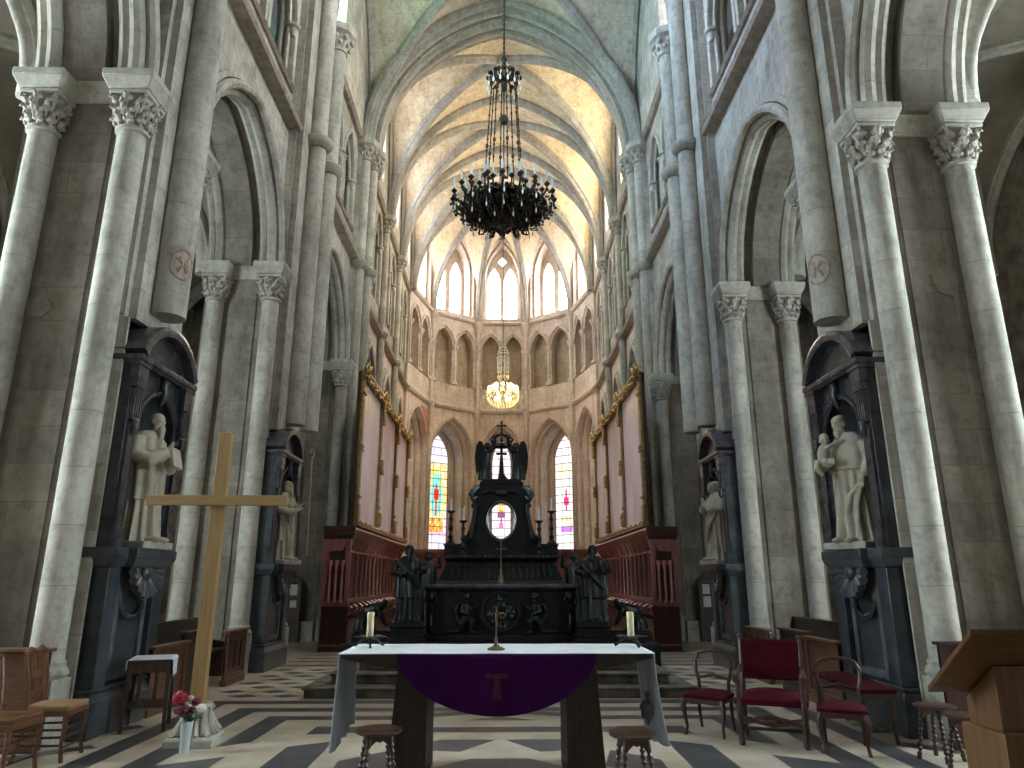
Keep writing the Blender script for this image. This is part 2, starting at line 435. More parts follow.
# ---- arcade walls, triforium and clerestory
NB, EB = 13.45, 12.8
def side(s):
    nm = SIDE[s]; zs = SPR[s]; za = zs+2.5
    W = lambda a, b, d: (s*d, a, b)
    zE = 7.2
    def bites(ops):
        o = []
        for y0, y1 in ops:
            z0, z1 = (zs, za) if y1 < 20 else (zE, 9.45)
            o += archhole(y0, y1, 0, z0, z1)
        return o
    wl = MB()
    wl.panel([(-2, 0)]+bites(WEST)+[(21.0, 0), (21.0, ZSTR), (-2, ZSTR)], [], W, XW, XO)
    wall = struct(wl.build('wall_'+nm, M['stone']))
    we = MB()
    we.panel([(21.0, 0)]+bites(EAST)+[(32.5, 0), (32.5, 10.4), (21.0, 10.4)], [], W, XW, XO)
    struct(we.build('wall_'+nm+'_choir', M['pinkstone']))
    # gallery (triforium) openings
    gw = MB(); bk = MB(); ro = MB()
    near = [(9.75, 11.3), (11.6, 13.1), (16.45, 17.8), (18.1, 19.45)]
    far = [(21.75, 23.1), (23.25, 24.6), (25.45, 26.75), (26.9, 28.2), (29.05, 30.4), (30.55, 31.9)]
    hs = [archhole(a, b, 12.0, 13.45, 14.65) for a, b in near]
    gw.panel([(-2, ZSTR), (21.0, ZSTR), (21.0, ZVA), (-2, ZVA)], hs, W, XW, XW+.4)
    hs2 = [archhole(a, b, 11.4, 13.75, 14.85) for a, b in far]
    gw.panel([(21.0, 10.4), (32.5, 10.4), (32.5, ZVA), (21.0, ZVA)], hs2, W, XW, XW+.4)
    struct(gw.build('wall_'+nm+'_gallery', M['stone']))
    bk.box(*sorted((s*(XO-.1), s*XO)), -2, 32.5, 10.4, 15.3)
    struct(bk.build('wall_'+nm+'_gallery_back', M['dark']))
    for lst, zb, z0, z1 in ((near, 12.0, 13.45, 14.65), (far, 11.4, 13.75, 14.85)):
        for a, b in lst:
            for ins, dx, r in ((-.06, -.02, .065), (.06, .1, .05), (.06, .26, .05)):
                path = [(s*(XW+dx), y, z) for y, z in [(a+ins, zb)]+arch(a+ins, b-ins, z0, z1-ins, 9)+[(b-ins, zb)]]
                ro.tube(path, r, 6)
            for y in (a, b):
                ro.lathe([(.07, -.18), (.1, -.12), (.11, 0), (.17, .04), (.17, .1)], (s*(XW+.03), y, z0-.1), 10)
    struct(ro.build('trim_1_'+nm, M['column']))
    # string courses and gallery sills
    st = MB()
    prof = [(0, 0), (.22, .06), (.26, .14), (.22, .2), (.08, .3), (0, .32)]
    def string(y0, y1, z, p=prof, mb=st, x=XW):
        mb.prism(p, lambda a, b, d: (s*(x-a), d, z+b), y0, y1)
    string(-2, 13.55, ZSTR-.18); string(15.9, 19.95, ZSTR-.18); string(21.6, 32.4, 10.25)
    sill = [(0, 0), (.05, 0), (.1, .05), (.05, .12), (0, .12)]
    string(9.4, 13.3, 11.86, sill); string(16.2, 19.7, 11.86, sill)
    string(-2, 32.4, ZVA-.12, [(0, 0), (.12, .04), (.2, .12), (.16, .2), (0, .24)])
    struct(st.build('trim_2_'+nm, M['string']))
    # hood moulds and arch orders
    hm = MB(); od = MB(); inn = MB()
    for y0, y1 in WEST+EAST:
        z0, z1 = (zs, za) if y1 < 20 else (zE, 9.45)
        hm.sweep([(s*XW, y, z) for y, z in arch(y0-.10, y1+.10, z0, z1+.12, 12)],
                 [(-.02, -.07), (.07, -.05), (.07, .05), (-.02, .07)], (-s, 0, 0))
        for xc in (4.70, 5.74):
            for dx, ins, r in ((-.15, .05, .085), (0, .15, .10), (.16, .12, .085)):
                od.tube([(s*(xc+dx), y, z) for y, z in arch(y0+ins, y1-ins, z0, z1-ins, 12)], r, 8)
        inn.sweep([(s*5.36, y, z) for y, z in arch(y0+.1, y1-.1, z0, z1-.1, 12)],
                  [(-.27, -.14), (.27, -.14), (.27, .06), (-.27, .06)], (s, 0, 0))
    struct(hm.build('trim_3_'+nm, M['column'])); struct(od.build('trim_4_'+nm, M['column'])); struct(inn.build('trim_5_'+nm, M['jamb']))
    # flat jambs between the paired columns, their shade painted in, with the impost moulding
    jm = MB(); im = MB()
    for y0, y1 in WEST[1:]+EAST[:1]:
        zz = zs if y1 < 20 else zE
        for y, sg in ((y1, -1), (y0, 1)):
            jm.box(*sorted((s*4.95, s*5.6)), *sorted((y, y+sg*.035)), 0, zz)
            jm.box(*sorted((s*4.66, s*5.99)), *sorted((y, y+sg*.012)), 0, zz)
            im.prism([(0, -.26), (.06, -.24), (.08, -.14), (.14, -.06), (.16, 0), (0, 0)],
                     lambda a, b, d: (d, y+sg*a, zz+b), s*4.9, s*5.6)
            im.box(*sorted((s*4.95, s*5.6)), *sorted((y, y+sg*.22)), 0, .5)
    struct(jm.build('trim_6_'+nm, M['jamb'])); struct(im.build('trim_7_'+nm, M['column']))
    # wall pilasters behind the vault shafts
    pl = MB()
    for y0, y1, z0, x in ((8.0, 9.17, 4.6, 4.38), (13.55, 14.7, 4.4, 4.38), (14.7, 15.34, 4.5, 4.38), (19.95, 21.6, 0, 4.5)):
        pl.box(*sorted((s*x, s*4.7)), y0, y1, z0, ZVA+.1)
    pl.box(*sorted((s*4.41, s*4.7)), 7.895, 7.93, 0, 4.59)
    for y0, y1, z0 in ((7.91, 9.18, 4.6), (13.4, 13.42, 0), (14.62, 15.34, 4.5)):
        pl.box(*sorted((s*4.48, s*4.7)), y0, y1, z0, ZVA+.1)
    struct(pl.build('wall_'+nm+'_pilasters', M['stone']))
    # vault shafts
    shafts = [(4.24, 8.46, .215, 4.78, 17), (4.24, 14.2, .20, 4.62, 17), (4.24, 15.28, .20, 4.7, 15.3),
              (4.42, 20.12, .16, 0, 15.3), (4.3, 20.72, .17, 0, 15.3), (4.42, 21.3, .16, 0, 15.3),
              (4.52, 25.05, .13, 0, 15.3), (4.52, 28.65, .13, 0, 15.3)]
    for i, (x, y, r, z0, z1) in enumerate(shafts):
        root = sroot('column_vault_shaft', (s*x, y, z0))
        sh = MB(); h = z1-z0-(.75 if z1 < 16 else 0)
        pr = [(r, 0), (r, h)] if z0 else [(r*1.7, 0), (r*1.7, .5), (r*1.25, .62), (r*1.35, .7), (r, .76), (r, h)]
        sh.lathe(pr, seg=18); sh.build('shaft', M['column'], root, ang=60)
        rg = MB(); zr = (ZSTR if y < 21 and not 20 < y < 21.5 else 10.4)-z0
        if 20 < y < 21.5: zr = 10.95-z0
        rg.lathe([(r, -.18), (r+.05, -.16), (r+.15, -.03), (r+.15, .05), (r, .16)], (0, 0, zr), 18); rg.build('shaft_ring', M['column'], root)
        if z1 < 16:
            cp = MB()
            cp.lathe([(r, 0), (r+.04, .02), (r+.02, .06), (r+.05, .2), (r+.13, .42)], (0, 0, h), 16, mod=lambda a, z: 1+.07*cos(8*a)*(1 if z > .1 else 0))
            for k in range(8):
                a = PI/4*k; cp.ell((cos(a)*(r+.13), sin(a)*(r+.13), h+.36), (.07, .07, .08), 8, 6)
                cp.ell((cos(a+.4)*(r+.08), sin(a+.4)*(r+.08), h+.2), (.05, .05, .07), 8, 6)
            cp.lathe([(r+.13, .42), (r+.24, .5), (r+.26, .68), (r+.1, .75)], (0, 0, h), 8)
            cp.build('capital', M['carved'], root)
    # engaged columns of the arcade, with foliage capitals
    for (y0, y1) in WEST[1:]:
        for y, sg in ((y1, -1), (y0, 1)):
            if y < 5: continue
            for x in (4.64, 5.74): col_inst(s*x, y+sg*.1, zs, s)
    # aisle: outer wall with windows, cross wall, vault
    aw = MB()
    wins = [(0.2, 2.2), (5.4, 7.6), (10.6, 12.4), (15.9, 18.3)]
    A = lambda a, b, d: (s*d, a, b)
    aw.panel([(-2, 0), (22.5, 0), (22.5, 12), (-2, 12)], [archhole(a, b, 2.6, 6.2, 8.2, 8) for a, b in wins[:2]], A, XA, XA+.6)
    aw.box(*sorted((s*XO, s*XA)), 22, 22.5, 0, 12)
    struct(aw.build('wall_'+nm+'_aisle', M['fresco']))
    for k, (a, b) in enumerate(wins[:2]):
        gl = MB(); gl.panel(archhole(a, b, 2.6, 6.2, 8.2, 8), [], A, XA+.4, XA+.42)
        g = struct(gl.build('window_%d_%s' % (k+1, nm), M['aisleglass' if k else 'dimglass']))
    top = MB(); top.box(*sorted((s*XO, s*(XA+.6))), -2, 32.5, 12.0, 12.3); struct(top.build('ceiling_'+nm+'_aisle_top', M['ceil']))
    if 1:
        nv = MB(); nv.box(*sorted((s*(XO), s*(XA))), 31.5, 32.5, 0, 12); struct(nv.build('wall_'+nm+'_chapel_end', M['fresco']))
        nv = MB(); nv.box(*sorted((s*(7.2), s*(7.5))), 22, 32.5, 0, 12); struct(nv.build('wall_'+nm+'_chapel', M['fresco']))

# the master engaged column
def leafcap(mb, r, h, z):
    mb.lathe([(r+.01, 0), (r+.05, .02), (r+.05, .06), (r+.01, .08), (r+.02, .16), (r+.05, .34), (r+.08, h)], (0, 0, z), 20)
    rr = random.Random(3)
    for tier, (zz, rad, n, sz) in enumerate(((.16, r+.045, 9, .06), (.29, r+.065, 9, .062), (.41, r+.095, 8, .062))):
        for k in range(n):
            a = 2*PI*(k+.5*(tier % 2))/n
            c = (cos(a)*rad, sin(a)*rad, z+zz)
            mb.ell(c, (sz*.8, sz*.8, sz*1.1), 8, 6)
            for q in (-1, 1):
                b = a+q*.17
                mb.ell((cos(b)*(rad+.012), sin(b)*(rad+.012), z+zz-.05+rr.random()*.04), sz*.55, 7, 5)
            mb.tube([(cos(a)*(rad-.03), sin(a)*(rad-.03), z+zz-.12), (cos(a)*(rad+.02), sin(a)*(rad+.02), z+zz), (cos(a)*(rad+.075), sin(a)*(rad+.075), z+zz+.055), (cos(a)*(rad+.08), sin(a)*(rad+.08), z+zz+.01)], [.02, .025, .022, .012], 5)
COLM = {}
def col_inst(x, y, zs, s):
    if s not in COLM:
        root = sroot('column', (x, y, 0)); r = .165
        b = MB(); b.box(-.21, .21, -.21, .21, 0, .62); b.lathe([(.2, .62), (.225, .66), (.21, .70), (.185, .73), (.19, .77), (r, .8)], seg=20); b.build('base', M['column'], root)
        sh = MB(); sh.lathe([(r, .8), (r, zs-.78)], seg=24); sh.build('shaft', M['column'], root, ang=60)
        c = MB(); leafcap(c, r-.02, .5, zs-.78); c.build('capital', M['carved'], root)
        ab = MB(); ab.tbox((-.235, .235, -.235, .235, zs-.30), (-.245, .245, -.245, .245, zs-.25)); ab.tbox((-.245, .245, -.245, .245, zs-.24), (-.315, .315, -.315, .315, zs-.1)); ab.box(-.315, .315, -.315, .315, zs-.1, zs)
        ab.build('abacus', M['column'], root, bevel=.012)
        COLM[s] = root
    else:
        c = copy_tree(COLM[s]); c.location = (x, y, 0)
for s in (-1, 1): side(s)

# ---- vaults
RISE = 5.6
def fprof(t, s=4.45, h=RISE):
    r = (s*s+h*h)/(2*s); d = min(1, abs(t))*s
    return math.sqrt(max(0, r*r-(d+r-s)**2))/h
TS = [sin(PI/2*k/12)**1.0 for k in range(13)]
def web_bay(mb, x0, x1, y0, y1, zs, rise, s_=4.45):
    xc, yc, W, L = (x0+x1)/2, (y0+y1)/2, (x1-x0)/2, (y1-y0)/2
    n = len(TS)
    for sx in (-1, 1):
        for sy in (-1, 1):
            vs = [(xc+sx*W*u, yc+sy*L*v, zs+rise*fprof(min(u, v))) for u in TS for v in TS]
            fs = []
            for i in range(n-1):
                for j in range(n-1):
                    a, b, c, d = i*n+j, (i+1)*n+j, (i+1)*n+j+1, i*n+j+1
                    fs += [(a, b, c), (a, c, d)]
            mb.add(vs, fs)
RIB = [(-.17, -.12), (.17, -.12), (.17, .04), (.12, .07), (.10, .15), (.05, .2), (0, .22), (-.05, .2), (-.10, .15), (-.12, .07), (-.17, .04)]
def scaled(p, k): return [(a*k, b*k) for a, b in p]
TT = [-sin(PI/2*k/14) for k in range(14, 0, -1)]+[sin(PI/2*k/14) for k in range(15)]
def trans_rib(mb, x0, x1, y, zs, rise, prof, drop=0):
    xc, W = (x0+x1)/2, (x1-x0)/2
    mb.sweep([(xc+W*t, y, zs+rise*fprof(t)-drop) for t in TT], prof, (0, 1, 0))
def diag_ribs(mb, x0, x1, y0, y1, zs, rise, prof):
    xc, yc, W, L = (x0+x1)/2, (y0+y1)/2, (x1-x0)/2, (y1-y0)/2
    for sg in (-1, 1):
        d = Vector((W, sg*L, 0)).normalized(); B = Vector((0,0,1)).cross(d)
        mb.sweep([(xc+W*t, yc+sg*L*t, zs+rise*fprof(t)) for t in TT], prof, B)
def wall_rib(mb, x, y0, y1, zs, rise, prof):
    yc, L = (y0+y1)/2, (y1-y0)/2
    mb.sweep([(x, yc+L*t, zs+rise*fprof(t)) for t in TT], prof, (-1, 0, 0))
BAYS = [(-2, 2.4), (2.4, 8.6), (8.6, 14.75), (14.75, 20.75), (20.75, 25.05), (25.05, 28.65), (28.65, 32.3)]
w1, w2, rb, bs = MB(), MB(), MB(), MB()
for i, (a, b) in enumerate(BAYS):
    web_bay(w1 if i < 4 else w2, -4.5, 4.5, a, b, ZVA, RISE)
    diag_ribs(rb, -4.42, 4.42, a+.05, b-.05, ZVA, RISE-.03, RIB)
    for x in (-4.45, 4.45): wall_rib(rb, x, a+.1, b-.1, ZVA, RISE-.1, scaled(RIB, .55))
    if i != 4: trans_rib(rb, -4.42, 4.42, a, ZVA, RISE-.05, scaled(RIB, 1.15 if i < 4 else 1.0))
    bs.lathe([(.12, -.42), (.2, -.38), (.27, -.2), (.3, 0), (.3, .12)], (0, (a+b)/2, ZVA+RISE-.05), 16)
for dy, k, dr in ((-.78, .7, .02), (-.5, 1.0, .06), (-.18, .8, .34), (.18, .8, .34), (.45, 1.0, .06), (.72, .7, .02)): trans_rib(rb, -4.42, 4.42, 20.75+dy, ZVA, RISE-.1, scaled(RIB, k), dr)
rb.sweep([(4.42*t, 20.72, ZVA+RISE*fprof(t)) for t in TT], [(-.75, -.2), (.75, -.2), (.75, .06), (.34, .06), (.34, .34), (-.34, .34), (-.34, .06), (-.75, .06)], (0, 1, 0))
trans_rib(rb, -4.42, 4.42, 32.3, ZVA, RISE-.05, RIB)
struct(w1.build('ceiling', M['webgrey'], ang=50))
for s in (-1, 1):
    wv, rv = MB(), MB(); xa, xb = sorted((s*XO, s*XA))
    for a, b in ((-2, 2.1), (2.1, 7.9), (7.9, 13.4), (13.4, 19.9)):
        web_bay(wv, xa, xb, a, b, 7.6, 3.0); diag_ribs(rv, xa+.05, xb-.05, a+.05, b-.05, 7.6, 2.98, scaled(RIB, .7))
        trans_rib(rv, xa+.05, xb-.05, b, 7.6, 2.95, scaled(RIB, 1.1)); wall_rib(rv, s*(XA-.08), a, b, 7.6, 2.9, scaled(RIB, .7))
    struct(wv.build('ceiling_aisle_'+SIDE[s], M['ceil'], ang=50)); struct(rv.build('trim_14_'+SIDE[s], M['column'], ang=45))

# ---- apse
AP = [Vector((-4.5, 32.3, 0)), Vector((-3.76, 35.6, 0)), Vector((-1.37, 37.5, 0)), Vector((1.37, 37.5, 0)), Vector((3.76, 35.6, 0)), Vector((4.5, 32.3, 0))]
K = Vector((0, 33.2, 0))
def web_side(mb, P, Q, C):
    n = len(TS); S = [-t for t in TS[:0:-1]]+TS; m = len(S)
    mid = (P+Q)/2; hv = (Q-P)/2
    vs = [tuple((C+(mid+hv*sv-C)*u)+Vector((0, 0, ZVA+RISE*fprof(abs(sv)*u)))) for u in TS for sv in S]
    fs = [(i*m+j, (i+1)*m+j, (i+1)*m+j+1, i*m+j+1) for i in range(n-1) for j in range(m-1)]
    mb.add(vs, fs)
for i in range(5): web_side(w2, AP[i], AP[i+1], K)
web_side(w2, AP[5], AP[0], K)
struct(w2.build('ceiling_choir', M['web'], ang=50))
for p in AP:
    d = (K-p).normalized(); B = Vector((0,0,1)).cross(d)
    rb.sweep([tuple(K+(p-K)*t+Vector((0, 0, ZVA+(RISE-.03)*fprof(t)))) for t in [sin(PI/2*k/14) for k in range(14, -1, -1)]], RIB, B)
bs.lathe([(.12, -.42), (.2, -.38), (.3, -.2), (.34, 0), (.34, .12)], (0, 33.2, ZVA+RISE-.05), 16)

lowc = {}
apse_low, apse_tri, apse_cl, apse_tr, apse_in = MB(), MB(), MB(), MB(), MB()
apse_bk = MB()
glass_sides = []
for i in range(5):
    P, Q = AP[i], AP[i+1]; L = (Q-P).length; dr = (Q-P).normalized(); mid = (P+Q)/2
    out = Vector((dr.y, -dr.x, 0))
    if out.dot(mid-K) < 0: out = -out
    F = lambda a, b, d, mid=mid, dr=dr, out=out: tuple(mid+dr*a+out*d+Vector((0, 0, b)))
    rect = lambda z0, z1, e=.0: [(-L/2-e, z0), (L/2+e, z0), (L/2+e, z1), (-L/2-e, z1)]
    w = L/2-.22; g2 = w-.62
    apse_low.panel(rect(0, 10.4), [archhole(-w, w, 2.2, 7.75, 9.75, 10)], F, 0, .3)
    apse_low.panel(rect(1.5, 10.4), [archhole(-w+.13, w-.13, 2.35, 7.75, 9.6, 10)], F, .3, .6)
    apse_in.panel(rect(1.5, 10.4), [archhole(-w+.26, w-.26, 2.5, 7.7, 9.4, 10)], F, .6, 1.35)
    apse_low.panel(rect(1.5, 10.4), [archhole(-g2, g2, 2.95, 7.7, 9.1, 10)], F, 1.35, 1.5)
    tw = L*.208; tr = [archhole(c-tw, c+tw, 11.6, 13.8, 14.8, 9) for c in (-L*.232, L*.232)]
    apse_tri.panel(rect(10.4, 15.5), tr, F, 0, .5)
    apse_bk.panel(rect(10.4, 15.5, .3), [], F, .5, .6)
    cw = L*.40
    apse_cl.panel(rect(15.5, 21.3), [archhole(-cw, cw, 15.75, 18.3, 20.75, 10)], F, .02, .25)
    apse_cl.panel(rect(15.5, 21.3), [archhole(-cw+.12, cw-.12, 15.75, 18.3, 20.55, 10)], F, .25, .85)
    lc = cw*.42
    apse_cl.panel(rect(15.5, 21.3), [archhole(-lc-.40, -lc+.36, 15.9, 18.2, 19.25, 8), archhole(lc-.36, lc+.40, 15.9, 18.2, 19.25, 8),
                  [(0, 19.35), (.26, 19.65), (0, 19.95), (-.26, 19.65)]], F, .85, 1.0)
    for c in (-L*.232, L*.232):
        for ins, dd, r in ((-.09, -.02, .06), (.03, .06, .06)):
            apse_tr.tube([F(a, b, dd) for a, b in [(c-tw+ins, 11.6)]+arch(c-tw+ins, c+tw-ins, 13.8, 14.8-ins, 9)+[(c+tw-ins, 11.6)]], r, 6)
        for q in (-tw, tw):
            apse_tr.lathe([(.06, -.2), (.1, -.1), (.15, .02), (.15, .08)], F(c+q, 13.75, -.02), 8)
            apse_tr.lathe([(.13, 0), (.13, .12), (.07, .2)], F(c+q, 11.6, 0), 8)
    apse_tr.sweep([F(a, b, 0) for a, b in arch(-cw-.06, cw+.06, 18.3, 20.85, 10)], [(-.05, -.06), (.07, -.05), (.07, .05), (-.05, .06)], tuple(-out))
    apse_tr.sweep([F(a, b, 0) for a, b in arch(-w-.07, w+.07, 7.75, 9.85, 10)], [(-.03, -.06), (.06, -.05), (.06, .05), (-.03, .06)], tuple(-out))
    for z, p in ((10.2, [(-.02, 0), (.14, .05), (.2, .14), (.06, .3), (-.02, .3)]), (15.3, [(-.02, 0), (.14, .05), (.2, .14), (.06, .24), (-.02, .24)])):
        apse_tr.prism(p, lambda a, b, d, F=F, z=z: F(d, z+b, -a), -L/2-.03, L/2+.03)
    glass_sides.append((i, F, L, w, lc))
for j, p in enumerate(AP[1:5]):
    q = p+(K-p).normalized()*.06
    apse_tr.lathe([(.25, 0), (.25, .5), (.13, .6), (.12, 9.85), (.2, 10.15), (.24, 10.45), (.12, 10.6), (.12, 14.75), (.15, 14.8), (.2, 15.1), (.28, 15.2), (.28, 15.45)], (q.x, q.y, 0), 14)
struct(apse_low.build('wall_apse', M['pinkstone'])); struct(apse_in.build('wall_apse_embrasures', M['apse']))
struct(apse_tri.build('wall_apse_gallery', M['apse'])); struct(apse_cl.build('wall_apse_clerestory', M['apse']))
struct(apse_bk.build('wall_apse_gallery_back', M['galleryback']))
struct(apse_tr.build('trim_8', M['apse']))
struct(rb.build('trim_9', M['rib'], ang=45)); struct(bs.build('trim_10', M['carved']))

# side clerestory windows in the vault lunettes
cl = {-1: MB(), 1: MB()}
for i, (a, b) in enumerate(BAYS):
    for s in (-1, 1):
        yc = (a+b)/2-(1.75 if i == 3 else 0); hw = .85 if i < 4 else min(1.0, (b-a)*.27)
        Wf = lambda p, q, d, s=s: (s*d, p, q)
        ztop = 19.6
        cl[s].panel([(a, ZVA-.1), (b, ZVA-.1), (b, 21.5), (a, 21.5)], [archhole(yc-hw, yc+hw, 16.1, 18.2, ztop, 8)], Wf, 4.52, 5.2)
        g = MB(); g.panel(archhole(yc-hw, yc+hw, 16.1, 18.2, ztop, 8), [], Wf, 5.1, 5.12)
        mt = M['sideglass' if s > 0 else 'sideglass2'] if i >= 4 else M['dimglass' if i < 2 else ('paleglass' if i == 2 else 'dimglass') if s > 0 else ('greenglass' if i == 3 else 'blueglass')]
        w = struct(g.build('window_%d_clerestory_%s' % (i+1, SIDE[s]), mt))
        mu = MB(); mu.box(*sorted((s*4.98, s*5.09)), yc-.07, yc+.07, 16.1, ztop-.2); mu.build('mullion', M['apse'], w)
for s in (-1, 1): struct(cl[s].build('wall_%s_clerestory' % SIDE[s], M['stone']))

# ---- apse glass
def pane_grid(F, w, zb, zs, za, d, nx, nz, colf, name, mat, lead=True):
    """leaded light: small coloured panes clipped to a pointed arch"""
    ap = arch(-w, w, zs, za, 24)
    def half(z):
        if z <= zs: return w
        for (a0, z0), (a1, z1) in zip(ap, ap[1:]):
            if z0 <= z <= z1: return abs(a0+(a1-a0)*(z-z0)/max(1e-6, z1-z0))
        return .01
    g = MB(); ld = MB()
    for j in range(nz):
        z0 = zb+(za-zb)*j/nz; z1 = zb+(za-zb)*(j+1)/nz
        h0, h1 = half(z0), half(z1 if j < nz-1 else za-.01)
        for i in range(nx):
            u0, u1 = -1+2*i/nx, -1+2*(i+1)/nx
            g.c = colf((u0+u1)/2*h0/w, ((z0+z1)/2-zb)/(za-zb))
            g.add([F(u0*h0, z0, d), F(u1*h0, z0, d), F(u1*h1, z1, d), F(u0*h1, z1, d)], [(0, 1, 2, 3)])
        if lead and j % 3 == 0 and j:
            ld.tube([F(-h0, z0, d-.02), F(h0, z0, d-.02)], .018, 5)
    for sx in (-.34, .34):
        if lead: ld.tube([F(sx*w, zb, d-.02), F(sx*w, zs+(za-zs)*.5, d-.02)], .01, 5)
    ld.tube([F(a, b, d-.02) for a, b in [(-w, zb)]+arch(-w, w, zs, za, 12)+[(w, zb)]], .03, 5)
    o = struct(g.build(name, mat, ang=0)); ld.build('lead_came', M['lead'], o)
    return o
def col_left(x, t):
    h = rnd.random()
    if t < .13: return (.95, .86, .93) if h < .7 else (.85, .65, .85)
    if t < .17: return (.9, .55, .75)
    if t < .27: return [(1, .45, .08), (.95, .2, .06), (1, .75, .2)][int(h*3)] if abs(x) < .75 else (.8, .75, .95)
    e = (x/.62)**2+((t-.47)/.24)**2
    if abs(x) < .15 and .30 < t < .52: return (.80, .03, .02)
    if abs(x) < .27 and .44 < t < .52: return (.80, .04, .02)
    if abs(x) < .10 and .52 <= t < .57: return (.85, .06, .02)
    if e < .62: return [(.15, .72, .72), (.25, .85, .78), (.35, .8, .7)][int(h*3)]
    if e < 1.1: return [(.85, .9, .25), (1, .8, .2), (.6, .85, .4)][int(h*3)]
    if t < .74: return [(1, .62, .2), (1, .8, .4), (.8, .85, .95)][int(h*3)]
    return [(.85, .82, 1), (.95, .85, .95), (.75, .72, .98), (1, .95, 1)][int(h*4)]
def col_right(x, t):
    h = rnd.random()
    if abs(x) < .22-abs(t-.42)*1.8 and .33 < t < .53: return (.75, .06, .2)
    if .17 < t < .215 and abs(x) < .5: return (.62, .25, .8)
    if .215 < t < .30 and abs(x) < .6: return [(1, .8, .5), (.75, .9, .75), (1, .6, .3), (1, .95, .85)][int(h*4)]
    if .62 < t < .75: return (1, .88, .62) if h < .6 else (1, .95, .85)
    return [(1, .97, .93), (1, .95, .88), (.98, .93, 1)][int(h*3)]
def col_mid(x, t):
    h = rnd.random()
    if .335 < t < .46: return [(1, .62, .08), (1, .8, .2), (.95, .35, .05)][int(h*3)] if abs(x) < .3 else (1, .8, .9)
    if .30 < t < .335 and abs(x) < .34 and abs(x) > .07: return (.30, .12, .22)
    if .25 < t < .335 and abs(x) < .09: return (.40, .10, .25)
    if .205 < t < .235 and abs(x) < .26: return (.85, .25, .6)
    if .235 < t < .26 and abs(x) < .16: return (.8, .2, .5)
    return [(1, .95, .97), (1, .9, .93), (.98, .95, 1)][int(h*3)]
def col_plain(x, t): return [(1, .9, .6), (1, .95, .8), (.95, .8, .5)][int(rnd.random()*3)]
for i, F, L, w, lc in glass_sides:
    cf = [col_plain, col_left, col_mid, col_right, col_plain][i]
    pane_grid(F, w-.62, 2.95, 7.7, 9.1, 1.42, 13, 44, cf, 'window_%d_apse' % (i+1), M['stained'])
    g = MB()
    g.panel(archhole(-lc-.42, lc+.42, 15.8, 19.9, 20.3, 6), [], F, .95, .97)
    o = struct(g.build('window_%d_apse_clerestory' % (i+1), M['clear'], ang=0))
    ld = MB()
    for c in (-lc-.02, lc+.02):
        for k in range(1, 7): ld.tube([F(c-.38, 15.9+k*.47, .93), F(c+.38, 15.9+k*.47, .93)], .014, 5)
        ld.tube([F(c, 15.9, .93), F(c, 19.1, .93)], .01, 5)
    ld.build('lead_came', M['lead'], o)
# painted red spandrel patches on the apse wall beside the left arch
for s in (-1,):
    i, F, L, w, lc = glass_sides[0]
    rp = MB(); rp.panel([(.55, 9.5), (L/2-.1, 7.9), (L/2-.1, 9.95), (.4, 10.0)], [], F, -.012, 0); struct(rp.build('trim_11', M['redwall']))
# altar steps
stp = MB()
for k, (hx, y0) in enumerate(((2.72, 10.55), (2.42, 10.9), (2.1, 11.25))):
    stp.box(-hx, hx, y0, 17.4-.05*k, .14*k-.002*k, .14*(k+1)-.03); stp.box(-hx-.03, hx+.03, y0-.03, 17.43-.05*k, .14*(k+1)-.035, .14*(k+1))
dk = MB(); dk.box(-2.96, 2.96, 13.85, 17.6, 0, .424); struct(dk.build('floor_altar_dais', M['altarblack'], bevel=.01))
struct(stp.build('floor_altar_steps', M['step'], bevel=.015))
# ================================================================ figures carved in stone or cast in bronze
def hand(mb, c, fwd, side, size=.17, curl=.5):
    """palm, four bent fingers of different length and a thumb; fwd = finger direction, side = thumb side"""
    f = Vector(fwd).normalized(); sd = Vector(side); sd = (sd-f*sd.dot(f)).normalized(); n = f.cross(sd)
    c = Vector(c); k = size
    mb.tube([c, c+f*k*.25, c+f*k*.5], [k*.17, k*.24, k*.22], 8)
    for i, ln in enumerate((.42, .48, .44, .34)):
        b = c+f*k*.48+sd*k*(.19-.125*i)
        d1 = (f+n*curl*.3).normalized(); d2 = (f+n*curl*1.1).normalized()
        mb.tube([b, b+d1*k*ln*.5, b+d1*k*ln*.5+d2*k*ln*.5], [k*.07, k*.066, k*.05], 6)
    b = c+f*k*.15+sd*k*.2
    mb.tube([b, b+(f*.6+sd*.6)*k*.25, b+(f*.9+sd*.45+n*.3)*k*.48], [k*.08, k*.075, k*.055], 6)
